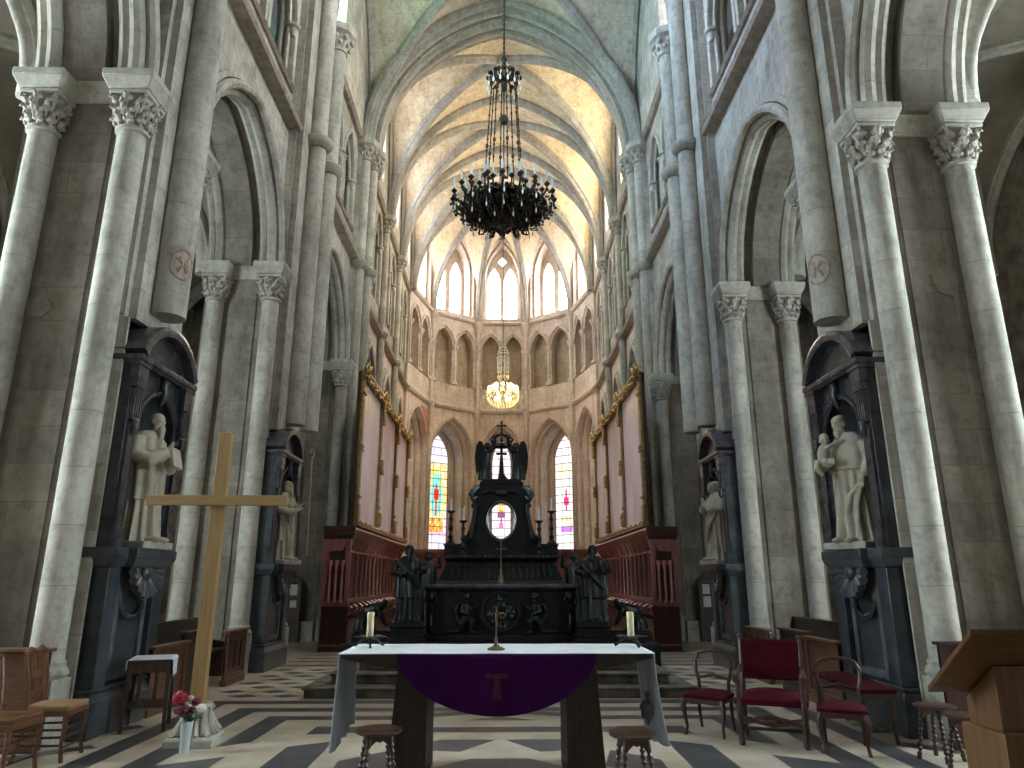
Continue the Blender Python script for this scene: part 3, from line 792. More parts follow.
def head(mb, c, h, yaw=0, tilt=0, beard=0, hair=0, cap=False):
    """head facing -y, h = height; brow, nose, eyes, mouth, ears"""
    Mx = Matrix.Rotation(yaw, 4, 'Z') @ Matrix.Rotation(tilt, 4, 'X')
    c = Vector(c)
    E = lambda p, r, seg=10, rg=8: mb.ell(c+(Mx @ Vector((p[0]*h, p[1]*h, p[2]*h))), tuple(x*h for x in r), seg, rg, M=Mx.to_3x3())
    E((0, .03, .08), (.345, .42, .42), 16, 12)                        # skull
    E((0, -.12, -.16), (.27, .27, .33), 14, 10)                       # face and jaw
    E((0, -.39, -.06), (.055, .085, .13)); E((0, -.43, -.13), (.07, .07, .05))   # nose
    for s in (-1, 1):
        E((s*.14, -.335, .05), (.12, .06, .035)); E((s*.135, -.335, -.01), (.07, .05, .04))  # brow, eye
        E((s*.34, .06, -.05), (.05, .09, .14)); E((s*.17, -.25, -.14), (.10, .09, .09))
    E((0, -.345, -.26), (.12, .07, .035)); E((0, -.32, -.40), (.12, .1, .09))   # mouth, chin
    if beard:
        E((0, -.36, -.45), (.25, .20, .30)); E((0, -.42, -.45-.45*beard), (.19, .17, .22+.45*beard))
        for s in (-1, 1): E((s*.12, -.37, -.28), (.13, .08, .06)); E((s*.23, -.12, -.30), (.1, .16, .22))
    if hair:
        E((0, .12, .12), (.40, .42, .40), 14, 10)
        for s in (-1, 1): E((s*.33, .1, -.18), (.12, .24, .34*hair))
        E((0, .32, -.2), (.33, .16, .4*hair))
    if cap:
        E((0, .06, .26), (.37, .42, .25), 14, 8)
    mb.tube([c+(Mx @ Vector((0, .05*h, -.2*h))), c+Vector((0, .08*h, -.75*h))], [h*.22, h*.27], 10)
def robe(mb, rings, n=13, seg=72, amp=.10, ph=0):
    """rings (z, cx, cy, a, b, fold)"""
    R2 = []
    for (p, q) in zip(rings, rings[1:]):
        for k in range(4):
            t = k/4; R2.append([p[i]+(q[i]-p[i])*t for i in range(6)])
    R2.append(list(rings[-1]))
    vs = []; fs = []
    for z, cx, cy, a, b, fo in R2:
        for k in range(seg):
            t = 2*PI*k/seg
            w = sin(n*t+ph+z*1.1)+.55*sin((n*.5+.5)*t*1.0+2.1-z*2)+.4*sin(3*t+z*3)
            m = 1+amp*fo*w
            vs.append((cx+a*cos(t)*m, cy+b*sin(t)*m, z))
    m_ = len(R2)
    for i in range(m_-1):
        for k in range(seg):
            k2 = (k+1) % seg
            fs.append((i*seg+k, i*seg+k2, (i+1)*seg+k2, (i+1)*seg+k))
    fs.append(list(range(seg))[::-1]); fs.append([(m_-1)*seg+k for k in range(seg)])
    mb.add(vs, fs)
def sleeve(mb, pts, rs): mb.tube(pts, rs, 12)
def drape(mb, pts, r): mb.tube(pts, r, 8)

def saint(mb, H=1.65, kind='old'):
    """robed standing figure, feet at z = 0, looking along -y"""
    k = H/1.65
    mb.T = Matrix.Scale(k, 4)
    robe(mb, [(0, 0, .01, .285, .24, 1.5), (.12, 0, .02, .262, .22, 1.4), (.45, 0, .02, .235, .2, 1.2), (.8, 0, .015, .215, .185, .8), (.95, 0, .01, .20, .165, .5),
              (1.12, 0, .02, .215, .165, .4), (1.28, 0, .03, .235, .15, .25), (1.36, 0, .035, .20, .125, .1), (1.42, 0, .03, .10, .09, 0)])
    for s in (-1, 1): mb.ell((s*.1, -.235, .035), (.055, .12, .045), 10, 7)      # shoes under the hem
    if kind == 'old':      # bald, long beard, heavy mantle, holding a book before the breast
        head(mb, (0, -.05, 1.545), .235, 0, R(8), beard=1.0)
        robe(mb, [(.52, .0, .03, .275, .235, 1.3), (.7, .0, .03, .262, .225, 1.1), (1.0, 0, .03, .25, .20, .7), (1.3, 0, .04, .255, .165, .3), (1.4, 0, .05, .16, .12, .1)], n=9, ph=1.3)
        sleeve(mb, [(.23, .03, 1.30), (.30, .02, 1.08), (.25, -.14, .98), (.12, -.28, 1.08)], [.085, .1, .105, .07])
        sleeve(mb, [(-.23, .03, 1.30), (-.30, .0, 1.08), (-.24, -.16, 1.0), (-.10, -.30, 1.13)], [.085, .1, .105, .07])
        hand(mb, (.12, -.28, 1.09), (-.5, -.5, .5), (0, 0, 1), .16); hand(mb, (-.10, -.30, 1.14), (.3, -.4, .8), (1, 0, 0), .16)
        mb.T = mb.T @ Matrix.Translation((.02, -.345, 1.06)) @ Matrix.Rotation(R(-20), 4, 'X') @ Matrix.Rotation(R(8), 4, 'Y')
        mb.box(-.1, .1, -.03, .03, -.14, .14); mb.T = Matrix.Scale(k, 4)
    if kind == 'priest':   # skull cap, short cape, an infant in the right arm, left hand lowered holding the coat
        head(mb, (-.03, -.06, 1.545), .235, R(-18), R(22), beard=.28, cap=True)
        robe(mb, [(.93, .0, .02, .285, .21, 1.0), (1.05, 0, .02, .28, .20, .7), (1.28, 0, .03, .25, .165, .2), (1.39, 0, .04, .16, .13, .1), (1.43, 0, .03, .11, .1, 0)], n=8, ph=.6, amp=.04)
        sleeve(mb, [(.23, .02, 1.28), (.29, .02, 1.02), (.27, -.10, .82)], [.085, .085, .062]); hand(mb, (.27, -.11, .82), (-.1, -.35, -.9), (-1, 0, 0), .17, .8)
        sleeve(mb, [(-.22, .02, 1.28), (-.30, -.04, 1.06), (-.22, -.24, 1.0), (-.06, -.30, 1.02)], [.085, .09, .08, .06]); hand(mb, (-.07, -.30, 1.02), (1, -.1, .1), (0, 0, 1), .16, .8)
        mb.ell((-.15, -.27, 1.13), (.085, .085, .15), 12, 9); head(mb, (-.13, -.25, 1.35), .155, R(60), 0, hair=.5)   # the infant
        drape(mb, [(-.1, -.3, 1.2), (-.02, -.2, 1.28), (.05, -.12, 1.3)], .03); drape(mb, [(-.2, -.33, 1.05), (-.17, -.4, .95), (-.12, -.36, .86)], [.05, .045, .03])
        drape(mb, [(.23, -.10, .75), (.1, -.165, .6), (.02, -.18, .35), (.05, -.21, .03)], [.04, .035, .035, .03]); drape(mb, [(.23, -.08, .76), (.17, -.14, .5), (.15, -.18, .04)], [.035, .033, .03]); drape(mb, [(-.12, -.16, .9), (-.1, -.18, .5), (-.12, -.2, .04)], [.03, .033, .03])
    if kind == 'staff':    # bearded, mantle thrown across, left arm out holding a tall crozier
        head(mb, (0, -.05, 1.545), .235, R(12), R(6), beard=.5, hair=.8)
        robe(mb, [(.40, .03, .03, .27, .22, 1.3), (.75, .02, .03, .262, .215, 1.1), (1.05, 0, .03, .25, .19, .6), (1.3, 0, .04, .25, .16, .3), (1.4, 0, .05, .16, .12, .1)], n=10, ph=2.2)
        sleeve(mb, [(.23, .02, 1.30), (.33, -.04, 1.10), (.30, -.22, 1.14)], [.085, .085, .06]); hand(mb, (.30, -.23, 1.14), (-.2, -.6, .5), (-1, 0, 0), .16, 1)
        sleeve(mb, [(-.22, .02, 1.28), (-.29, -.03, 1.04), (-.16, -.22, .98), (-.02, -.28, 1.02)], [.085, .09, .085, .06]); hand(mb, (-.03, -.28, 1.02), (.9, -.2, .3), (0, 0, 1), .16, .6)
        drape(mb, [(-.2, -.09, 1.3), (0, -.16, 1.05), (.20, -.07, .72), (.24, .05, .45)], [.04, .05, .05, .04]); drape(mb, [(-.22, -.07, 1.2), (-.1, -.18, .85), (.1, -.19, .5)], [.035, .04, .035])
    if kind == 'veil':     # hooded, hands joined on the breast
        head(mb, (0, -.05, 1.545), .235, R(-10), R(14), hair=1.1)
        mb.ell((0, .04, 1.5), (.125, .13, .19), 14, 10)
        robe(mb, [(.35, -.02, .03, .272, .22, 1.4), (.8, .0, .03, .265, .21, 1.1), (1.1, 0, .03, .25, .19, .6), (1.3, 0, .04, .245, .16, .3), (1.42, 0, .05, .13, .12, .1)], n=11, ph=.3)
        for s in (-1, 1):
            sleeve(mb, [(s*.22, .02, 1.29), (s*.28, -.04, 1.05), (s*.14, -.24, 1.06), (s*.03, -.28, 1.16)], [.085, .09, .08, .055]); hand(mb, (s*.03, -.28, 1.16), (-s*.15, -.25, 1), (0, 1, .2), .16, .2)
        drape(mb, [(.2, -.15, 1.0), (.05, -.24, .7), (-.12, -.22, .35)], [.05, .05, .04])
    if kind == 'apostle':  # dark bronze standing saint with both forearms raised in front
        head(mb, (0, -.05, 1.55), .24, 0, R(4), beard=.5, hair=.7)
        robe(mb, [(.5, .0, .03, .29, .235, 1.2), (.8, .0, .03, .27, .22, 1.0), (1.1, 0, .03, .27, .2, .6), (1.32, 0, .04, .25, .16, .3), (1.42, 0, .05, .13, .12, .1)], n=9, ph=1.0)
        sleeve(mb, [(.23, .02, 1.30), (.33, -.02, 1.08), (.22, -.24, 1.10)], [.09, .095, .07]); hand(mb, (.22, -.24, 1.10), (-.3, -.6, .6), (-1, 0, 0), .16, .6)
        sleeve(mb, [(-.23, .02, 1.30), (-.33, -.03, 1.05), (-.14, -.26, 1.02)], [.09, .095, .07]); hand(mb, (-.15, -.26, 1.02), (.8, -.3, .4), (0, 0, 1), .16, .6)
        drape(mb, [(-.22, -.1, 1.25), (.0, -.22, .98), (.24, -.1, .7)], [.05, .06, .05])
    mb.T = None

# ---- marble niches on the piers, each with its statue
def niche(name, label, loc, rz, k=1.0, kx=1.0):
    t = thing(name, label, 'niche', loc, rz)
    g = 'niche'
    # drawn facing -y: the front plane is y = 0, the pier lies at y = .42
    p = MB(); p.box(-.74, .74, -.06, .43, 0, .34); p.tbox((-.74, .74, -.06, .43, .34), (-.68, .68, 0, .43, .44)); p.box(-.7, .7, -.02, .43, .44, .48)
    p.build('plinth', M['slate'], t, bevel=.012)
    p = MB(); p.box(-.62, .62, .1, .43, .48, 1.72)
    for s in (-1, 1): p.box(*sorted((s*.42, s*.66)), .0, .43, .48, 1.72)
    p.build('pedestal', M['slate'], t, bevel=.01)
    p = MB()
    p.panel([(-.36, .52), (.36, .52), (.36, 1.7), (-.36, 1.7)], [[(-.27, .6)]+[(-.27+.0, 1.2)]+rarch(-.27, .27, 1.2, 10)+[(.27, .6)]], XZ, .055, .11)
    p.build('pedestal_panel', M['greymarble'], t, bevel=.008)
    p = MB(); p.tube([(-.25, .06, 1.46-.12)]+[(-.25*cos(a), .04, 1.34-.17*sin(a)) for a in [PI*q/10 for q in range(1, 10)]]+[(.25, .06, 1.34)], .03, 8); p.build('crescent_moulding', M['violetmarble'], t)
    p = MB()                                              # scallop shell under the shelf
    for q in range(11):
        a = PI*(q+.5)/11
        p.tube([(.05*cos(a), .02, 1.71), (.2*cos(a), -.10, 1.71-.18*sin(a)), (.36*cos(a), -.13, 1.72-.35*sin(a))], [.03, .045, .056], 7)
    p.ell((0, -.1, 1.66), (.1, .08, .1), 10, 8); p.build('shell_bracket', M['slate'], t)
    p = MB()
    for x0, x1, y in ((-.75, .75, 0.0), (-.46, .46, -.12)):
        p.tbox((x0+.06, x1-.06, y-.02, .43, 1.72), (x0, x1, y-.1, .43, 1.82)); p.box(x0, x1, y-.1, .43, 1.82, 1.93)
    p.build('shelf', M['slate'], t, bevel=.01)
    p = MB(); p.panel([(-.7, 1.93), (.7, 1.93), (.7, 4.06), (-.7, 4.06)], [[(-.46, 1.95)]+rarch(-.46, .46, 3.33, 16)+[(.46, 1.95)]], XZ, .05, .12)
    for s in (-1, 1): p.box(*sorted((s*.64, s*.70)), .1, .43, 1.93, 4.06)
    p.box(-.64, .64, .125, .43, 3.82, 4.055); p.build('surround', M['blackmarble'], t, bevel=.006)
    p = MB(); n = 14
    vs = []; fs = []
    for j, z in enumerate((1.93, 3.33, 3.53, 3.70, 3.81)):
        sc = (1, 1, .9, .65, .2)[j]
        for i in range(n+1):
            a = PI*i/n; vs.append((-.47*cos(a)*sc, .12+.30*sin(a)*sc, z))
    for j in range(4):
        for i in range(n): fs.append((j*(n+1)+i, j*(n+1)+i+1, (j+1)*(n+1)+i+1, (j+1)*(n+1)+i))
    p.add(vs, fs); p.box(-.64, .64, .42, .43, 1.93, 3.85); p.build('niche_recess', M['blackmarble'], t)
    p = MB(); p.tube([(a, .04, b) for a, b in rarch(-.475, .475, 3.33, 18)], .032, 8); p.build('arch_moulding', M['violetmarble'], t)
    for s in (-1, 1):
        p = MB(); p.box(s*.615-.08, s*.615+.08, -.03, .06, 1.93, 2.15); p.box(s*.615-.06, s*.615+.06, .0, .06, 2.15, 3.28)
        p.tube([(s*.615, -.02, 3.2), (s*.615, -.045, 3.26), (s*.615, -.04, 3.33), (s*.615, -.02, 3.36)], [.035, .045, .05, .045], 10)
        p.box(s*.615-.075, s*.615+.075, -.03, .06, 3.36, 3.74)
        for q in (-1, 0, 1): p.box(s*.615+q*.045-.013, s*.615+q*.045+.013, -.048, -.02, 3.39, 3.72)
        p.box(s*.615-.10, s*.615+.10, -.055, .06, 3.74, 3.84); p.build('pilaster', M['violetmarble'], t, bevel=.006)
        p = MB(); p.box(s*.615-.11, s*.615+.11, -.06, .08, 3.84, 4.04); p.box(s*.615-.14, s*.615+.14, -.08, .08, 4.0, 4.05); p.build('entablature_block', M['violetmarble'], t, bevel=.008)
    p = MB(); p.tube([(0, .03, 3.68), (0, -.01, 3.76), (0, -.03, 3.84), (0, .0, 3.92), (0, -.03, 4.0)], [.03, .05, .055, .06, .065], 10); p.build('keystone_scroll', M['blackmarble'], t)
    p = MB(); p.box(-.755, .755, -.10, .43, 4.06, 4.13); p.tbox((-.70, .70, -.05, .43, 4.02), (-.74, .74, -.09, .43, 4.06)); p.build('cornice', M['violetmarble'], t, bevel=.01)
    def seg(w, h, n=16):
        r = (w*w+h*h)/(2*h); a = math.asin(w/r)
        return [(r*sin(-a+2*a*i/n), r*cos(-a+2*a*i/n)-r+h) for i in range(n+1)]
    p = MB(); p.sweep([(x, -.02, 4.16+z) for x, z in seg(.69, .44)], [(-.22, -.08), (.08, -.05), (.10, .02), (.08, .07), (-.45, .07), (-.45, -.08)], (0, -1, 0))
    p.build('curved_pediment', M['violetmarble'], t)
    p = MB(); p.prism([(-.66, 4.12)]+[(x, 4.12+z) for x, z in seg(.66, .42)]+[(.66, 4.12)], XZ, .05, .43); p.build('tympanum', M['blackmarble'], t)
    t.scale = (kx, .8, k)
    return t
def statue(label, loc, rz, kind, H, extra=None, mat='statue'):
    t = thing('statue', label, 'statue', loc, rz)
    b = MB(); saint(b, H, kind); f = b.build('figure', M[mat], t, ang=180, remesh=.010)
    b = MB(); b.box(-.3, .3, -.27, .25, -.07, .012); b.build('base_slab', M['carved'] if mat == 'statue' else M[mat], t, bevel=.01)
    if extra: extra(t, f)
    return t
niche('statue_niche', 'dark marble niche with curved pediment behind the tall wooden cross', (-4.25, 8.64, 0), R(90))
niche('statue_niche', 'dark marble niche with curved pediment beside the red chairs and bench', (4.25, 8.64, 0), R(-90))
niche('statue_niche', 'dark marble niche around the crozier-bearing statue on the second left pier', (-4.2, 13.98, 0), R(90), .96, .92)
niche('statue_niche', 'dark marble niche around the hooded statue on the second right pier', (4.2, 13.98, 0), R(-90), .96, .92)
statue('pale stone statue of a bald old man with long beard holding a book', (-4.30, 8.60, 2.0), R(84), 'old', 1.56)
statue('pale stone statue of a capped priest cradling an infant', (4.30, 8.60, 2.0), R(-66), 'priest', 1.56)
def staff(t, f):
    b = MB(); b.tube([(.36, -.33, .1), (.33, -.33, 1.1), (.29, -.33, 2.0)], .016, 7)
    b.tube([(.29+.09*sin(a)*.8-.0, -.33, 2.0+.09-.09*cos(a)) for a in [PI*q/8*1.5 for q in range(9)]], .014, 7)
    b.build('crozier', M['statue'], t)
statue('greenish stone statue of a mantled bishop holding a thin crozier', (-4.2, 13.9, 1.92), R(74), 'staff', 1.50, staff)
statue('greyish stone statue of a hooded figure with joined hands', (4.2, 13.9, 1.92), R(-74), 'veil', 1.50)
# ================================================================ the black high altar
AY = 14.5
t = thing('high_altar', 'black carved marble high altar with oval opening, behind the cloth-covered table', 'altar', (0, AY, .42))
b = MB(); b.box(-1.56, 1.56, -.06, 1.5, 0, .1); b.tbox((-1.56, 1.56, -.06, 1.5, .1), (-1.48, 1.48, 0, 1.5, .14)); b.build('base', M['altarblack'], t, bevel=.01)
b = MB(); b.box(-1.44, 1.44, .08, 1.4, .14, .95); b.build('frontal_panel', M['altarblack'], t)
for s in (-1, 1):
    b = MB(); x = s*1.37
    b.tube([(x, .02, .14), (x, -.02, .3), (x, .0, .5), (x, -.03, .68)], [.05, .06, .045, .07], 10); b.ell((x, -.05, .82), (.06, .06, .08), 10, 8)
    b.tube([(x-.08, -.01, .66), (x-.12, -.03, .76), (x-.07, -.03, .9)], [.03, .028, .022], 7); b.tube([(x+.08, -.01, .66), (x+.12, -.03, .76), (x+.07, -.03, .9)], [.03, .028, .022], 7)
    b.ell((x, .0, .9), (.12, .07, .05), 10, 6); b.build('corner_herm', M['bronze'], t, ang=180, remesh=.012)
b = MB(); b.tbox((-1.46, 1.46, .03, 1.45, .93), (-1.53, 1.53, -.06, 1.45, 1.0)); b.box(-1.53, 1.53, -.08, 1.45, 1.0, 1.07); b.build('altar_slab', M['violetmarble'], t, bevel=.012)
b = MB(); b.sweep([(.37*cos(a), .06, .55+.37*sin(a)*.98) for a in [2*PI*q/36 for q in range(36)]], [(-.03, -.03), (.05, -.035), (.06, 0), (.05, .035), (-.03, .03)], (0, -1, 0), closed=True)
b.build('medallion_frame', M['altarblack'], t)
b = MB(); rr = random.Random(5)                       # relief inside the roundel: a crowd of small figures
b.prism([(.34*cos(2*PI*q/30), .55+.34*sin(2*PI*q/30)) for q in range(30)], XZ, .05, .09)
for q in range(15):
    a = rr.random()*2*PI; r = .08+.2*rr.random(); x, z = r*cos(a), .55+r*sin(a)
    b.ell((x, .03, z+.05), .03, 8, 6); b.tube([(x, .04, z+.03), (x+.01, .03, z-.03), (x, .05, z-.1)], [.03, .045, .03], 7)
b.tube([(0, .02, .82), (0, .02, .6)], .012, 6); b.tube([(-.1, .02, .77), (.1, .02, .77)], .012, 6); b.ell((0, .03, .66), (.07, .04, .1), 8, 6)
b.build('medallion_relief', M['bronze'], t, ang=180, remesh=.009)
def kneeler(b, s):
    m = lambda x, y, z: (s*x, y, z)
    b.tube([m(.66, .04, .45), m(.70, .02, .57), m(.70, .0, .70)], [.09, .10, .075], 10)
    head(b, m(.68, -.02, .84), .14, R(70)*s, R(15), hair=.7)
    b.tube([m(.66, .04, .45), m(.78, .0, .33), m(.80, .02, .19)], [.085, .075, .045], 9); b.tube([m(.8, .02, .19), m(.95, .03, .17), m(1.12, .04, .17)], [.045, .04, .03], 8)
    b.tube([m(.66, .02, .45), m(.55, -.02, .36), m(.57, 0, .17)], [.08, .07, .04], 9); b.ell(m(.53, -.02, .165), (.07, .04, .03), 8, 6)
    b.tube([m(.66, -.02, .68), m(.56, -.06, .58), m(.48, -.05, .66)], [.04, .035, .028], 8); hand(b, m(.48, -.05, .66), (-s*.8, 0, .5), (0, -1, 0), .08)
    b.tube([m(.74, -.02, .68), m(.77, -.06, .54), m(.63, -.07, .50)], [.04, .035, .028], 8); hand(b, m(.63, -.07, .5), (-s*.9, 0, .1), (0, -1, 0), .08)
    b.tube([m(.8, .03, .72), m(.88, .03, .6), m(.86, .04, .42), m(.78, .04, .3)], [.03, .05, .05, .03], 8)
for s, nm in ((-1, 'left'), (1, 'right')):
    b = MB(); kneeler(b, s); b.build('kneeling_relief_figure', M['bronze'], t, ang=180, remesh=.009)
b = MB(); b.tbox((-1.34, 1.34, .45, 1.4, 1.07), (-1.3, 1.3, .5, 1.4, 1.14)); b.tbox((-1.28, 1.28, .5, 1.4, 1.14), (-1.12, 1.12, .62, 1.4, 1.5))
b.tbox((-1.12, 1.12, .62, 1.4, 1.5), (-1.2, 1.2, .5, 1.4, 1.58)); b.box(-1.22, 1.22, .48, 1.4, 1.58, 1.64); b.build('lower_gradine', M['altarblack'], t, bevel=.008)
b = MB()
for q in range(17):
    x = -1.04+q*.13
    b.tube([(x, .53, 1.18), (x+.02, .55, 1.26), (x-.01, .58, 1.36), (x, .60, 1.46)], [.035, .045, .035, .03], 7); b.ell((x, .57, 1.41), .03, 7, 5)
b.build('carved_frieze', M['bronze'], t)
b = MB()
for q in range(24): b.tube([(-1.15+q*.1, .475, 1.585), (-1.09+q*.1, .475, 1.635)], .014, 5)
b.build('rope_moulding', M['violetmarble'], t)
b = MB(); b.box(-1.2, 1.2, .78, 1.4, 1.64, 1.84); b.box(-1.22, 1.22, .76, 1.4, 1.84, 1.88)
b.build('upper_gradine', M['altarblack'], t, bevel=.008)
# the scrolled retable pierced by an oval
R_ = [(.86, 1.88), (.83, 1.95), (.74, 2.05), (.68, 2.2), (.62, 2.45), (.58, 2.72), (.60, 2.78), (.67, 2.82), (.69, 2.95), (.66, 3.04), (.56, 3.1), (.46, 3.12), (.43, 3.16)]
R_ = [(x, z+.0) for x, z in R_]
out_ = R_+[(-x, z) for x, z in R_[::-1]]
ov = [(.295*cos(2*PI*q/32), 2.36+.40*sin(2*PI*q/32)) for q in range(32)]
b = MB(); b.panel(out_, [ov], XZ, .80, 1.2); b.build('retable', M['altarblack'], t, bevel=.012)
b = MB(); b.sweep([(x, .79, z) for x, z in ov], [(-.02, -.03), (.03, -.03), (.045, 0), (.03, .03), (-.02, .03)], (0, -1, 0), closed=True); b.build('oval_frame', M['violetmarble'], t)
for s in (-1, 1):
    b = MB(); b.tube([(s*.66, .78, 2.0), (s*.61, .76, 2.25), (s*.56, .76, 2.55), (s*.54, .76, 2.72)], [.07, .05, .045, .05], 10); b.ell((s*.58, .78, 2.68), (.07, .06, .06), 10, 8)
    b.ell((s*.74, .8, 1.98), (.09, .07, .09), 10, 8); b.build('scroll_volute', M['altarblack'], t)
    b = MB(); b.tube([(s*.40, .9, 3.1), (s*.56, .82, 3.06), (s*.63, .80, 2.92), (s*.58, .8, 2.8), (s*.50, .8, 2.86)], [.05, .08, .09, .075, .05], 10); b.build('shoulder_volute', M['blackmarble'], t)
b = MB(); b.ell((0, .76, 2.95), (.14, .06, .08), 10, 8)
for s in (-1, 1): b.tube([(s*.1, .77, 2.96), (s*.25, .75, 3.0), (s*.4, .78, 2.93)], [.05, .05, .03], 8)
b.build('cherub_relief', M['bronze'], t)
b = MB(); b.box(-.47, .47, .78, 1.22, 3.14, 3.2); b.box(-.43, .43, .8, 1.2, 3.2, 3.26); b.build('retable_cornice', M['altarblack'], t, bevel=.008)
b = MB(); b.tube([(.03, 1.1, 3.26), (.0, 1.1, 3.4), (.0, 1.1, 3.8)], [.13, .06, .035], 10); b.tube([(-.12, 1.1, 3.86), (.12, 1.1, 3.86)], .03, 8); b.tube([(0, 1.1, 3.75), (0, 1.1, 3.98)], .03, 8); b.build('finial_stem', M['altarblack'], t)
# two angels carrying the crown
def angel(b, s):
    """stands on z = 0, faces +x for s = -1"""
    robe(b, [(0, 0, 0, .15, .13, 1.2), (.2, 0, 0, .13, .12, 1), (.42, s*-.02, 0, .10, .09, .6), (.56, s*-.04, 0, .115, .085, .3), (.64, s*-.05, 0, .07, .06, 0)], n=8)
    head(b, (-s*.06, -.01, .755), .15, R(80)*(-s), R(10), hair=.7)
    b.tube([(-s*.03, -.06, .6), (-s*.12, -.1, .66), (-s*.2, -.06, .82)], [.045, .038, .028], 8); hand(b, (-s*.2, -.06, .82), (-s*.3, 0, .9), (0, 1, 0), .09)
    b.tube([(-s*.03, .06, .6), (-s*.14, .08, .62), (-s*.22, .03, .76)], [.045, .038, .028], 8); hand(b, (-s*.22, .03, .76), (-s*.3, 0, .9), (0, -1, 0), .09)
def wing(b, s, dy):
    P_ = [(.04, .5), (.07, .70), (.13, .84), (.20, .86), (.26, .74), (.29, .5), (.27, .25), (.24, .1), (.20, .22), (.15, .35), (.09, .44)]
    b.prism([(s*(x-.07), z) for x, z in P_], lambda a, c, d: (a, d, c), dy-.018, dy+.018)
    for q in range(4): b.tube([(s*(.03+.03*q), dy-.02, .72-.04*q), (s*(.10+.025*q), dy-.025, .55-.04*q), (s*(.12+.02*q), dy-.02, .34-.05*q)], [.02, .022, .012], 6)
for s, nm in ((-1, 'left'), (1, 'right')):
    a = thing('angel_statue', 'small black winged angel on the %s of the crown atop the high altar' % nm, 'statue', (s*.37, AY+.98, .42+3.26))
    b = MB(); angel(b, s); b.build('figure', M['bronze'], a, ang=180, remesh=.009)
    for dy in (-.06, .08):
        b = MB(); wing(b, s, dy); b.build('wing', M['bronze'], a)
cr = thing('crown_finial', 'black openwork crown topped by a small cross above the high altar', 'crown', (0, AY+.98, .42+3.26+.72))
b = MB(); b.lathe([(.19, 0), (.2, .01), (.2, .07), (.18, .08), (.17, .07), (.17, 0)], seg=24); b.build('crown_band', M['bronze'], cr)
b = MB()
for q in range(8):
    a = PI/4*q; c_, s_ = cos(a), sin(a)
    b.tube([(.19*c_, .19*s_, .07), (.25*c_, .25*s_, .17), (.17*c_, .17*s_, .26), (.02*c_, .02*s_, .29)], [.02, .022, .02, .015], 7); b.ell((.2*c_, .2*s_, .12), (.035, .035, .05), 7, 5)
b.build('crown_arch', M['bronze'], cr)
b = MB(); b.ell((0, 0, .31), .045, 10, 8); b.tube([(0, 0, .33), (0, 0, .58)], .018, 7); b.tube([(-.085, 0, .49), (.085, 0, .49)], .018, 7); b.tube([(-.13, -.0, .0), (.13, 0, .0)], .015, 6)
for p in ((-.085, .49), (.085, .49), (0, .58)): b.ell((p[0], 0, p[1]), .026, 8, 6)
b.build('cross', M['bronze'], cr)

# candlesticks on the gradines
def candlestick(label, loc, h=.66, grp='black candlesticks on the high altar'):
    t = thing('candlestick', label, 'candlestick', loc)
    b = MB(); k = h/.66
    b.lathe([(.10, 0), (.105, .03), (.06, .06), (.035, .1), (.06, .14), (.035, .18), (.03, .26), (.055, .31), (.03, .36), (.026, .44), (.05, .5), (.025, .54), (.03, .6), (.085, .63), (.09, .655), (.03, .66)], seg=16)
    b.build('stem', M['bronze'], t)
    b = MB(); b.tube([(0, 0, .66), (0, 0, .66+.24)], [.024, .022], 10); b.build('candle', M['candlewhite'], t)
    t.scale = (1, 1, k); return t
g = 'black candlesticks on the high altar'
for x, y, z, lb in ((-1.09, AY+1.05, .42+1.88, 'tall black candlestick at the outer left end of the high altar'), (1.09, AY+1.05, .42+1.88, 'tall black candlestick at the outer right end of the high altar'),
                    (-.80, AY+.64, .42+1.64, 'shorter-standing black candlestick just left of the altar oval'), (.80, AY+.64, .42+1.64, 'shorter-standing black candlestick just right of the altar oval')):
    candlestick(lb, (x, y, z), .72)['group'] = g
# gilt crucifix on the slab
t = thing('altar_crucifix', 'slender gilt crucifix standing on the black high altar slab', 'crucifix', (.0, AY+.18, .42+1.07))
b = MB(); b.lathe([(.09, 0), (.095, .03), (.06, .06), (.05, .12), (.03, .17), (.022, .22), (.03, .26), (.012, .3)], seg=14); b.build('foot', M['brass'], t)
b = MB(); b.tube([(0, 0, .28), (0, 0, .86)], .014, 7); b.tube([(-.12, 0, .68), (.12, 0, .68)], .014, 7); b.build('cross', M['brass'], t)

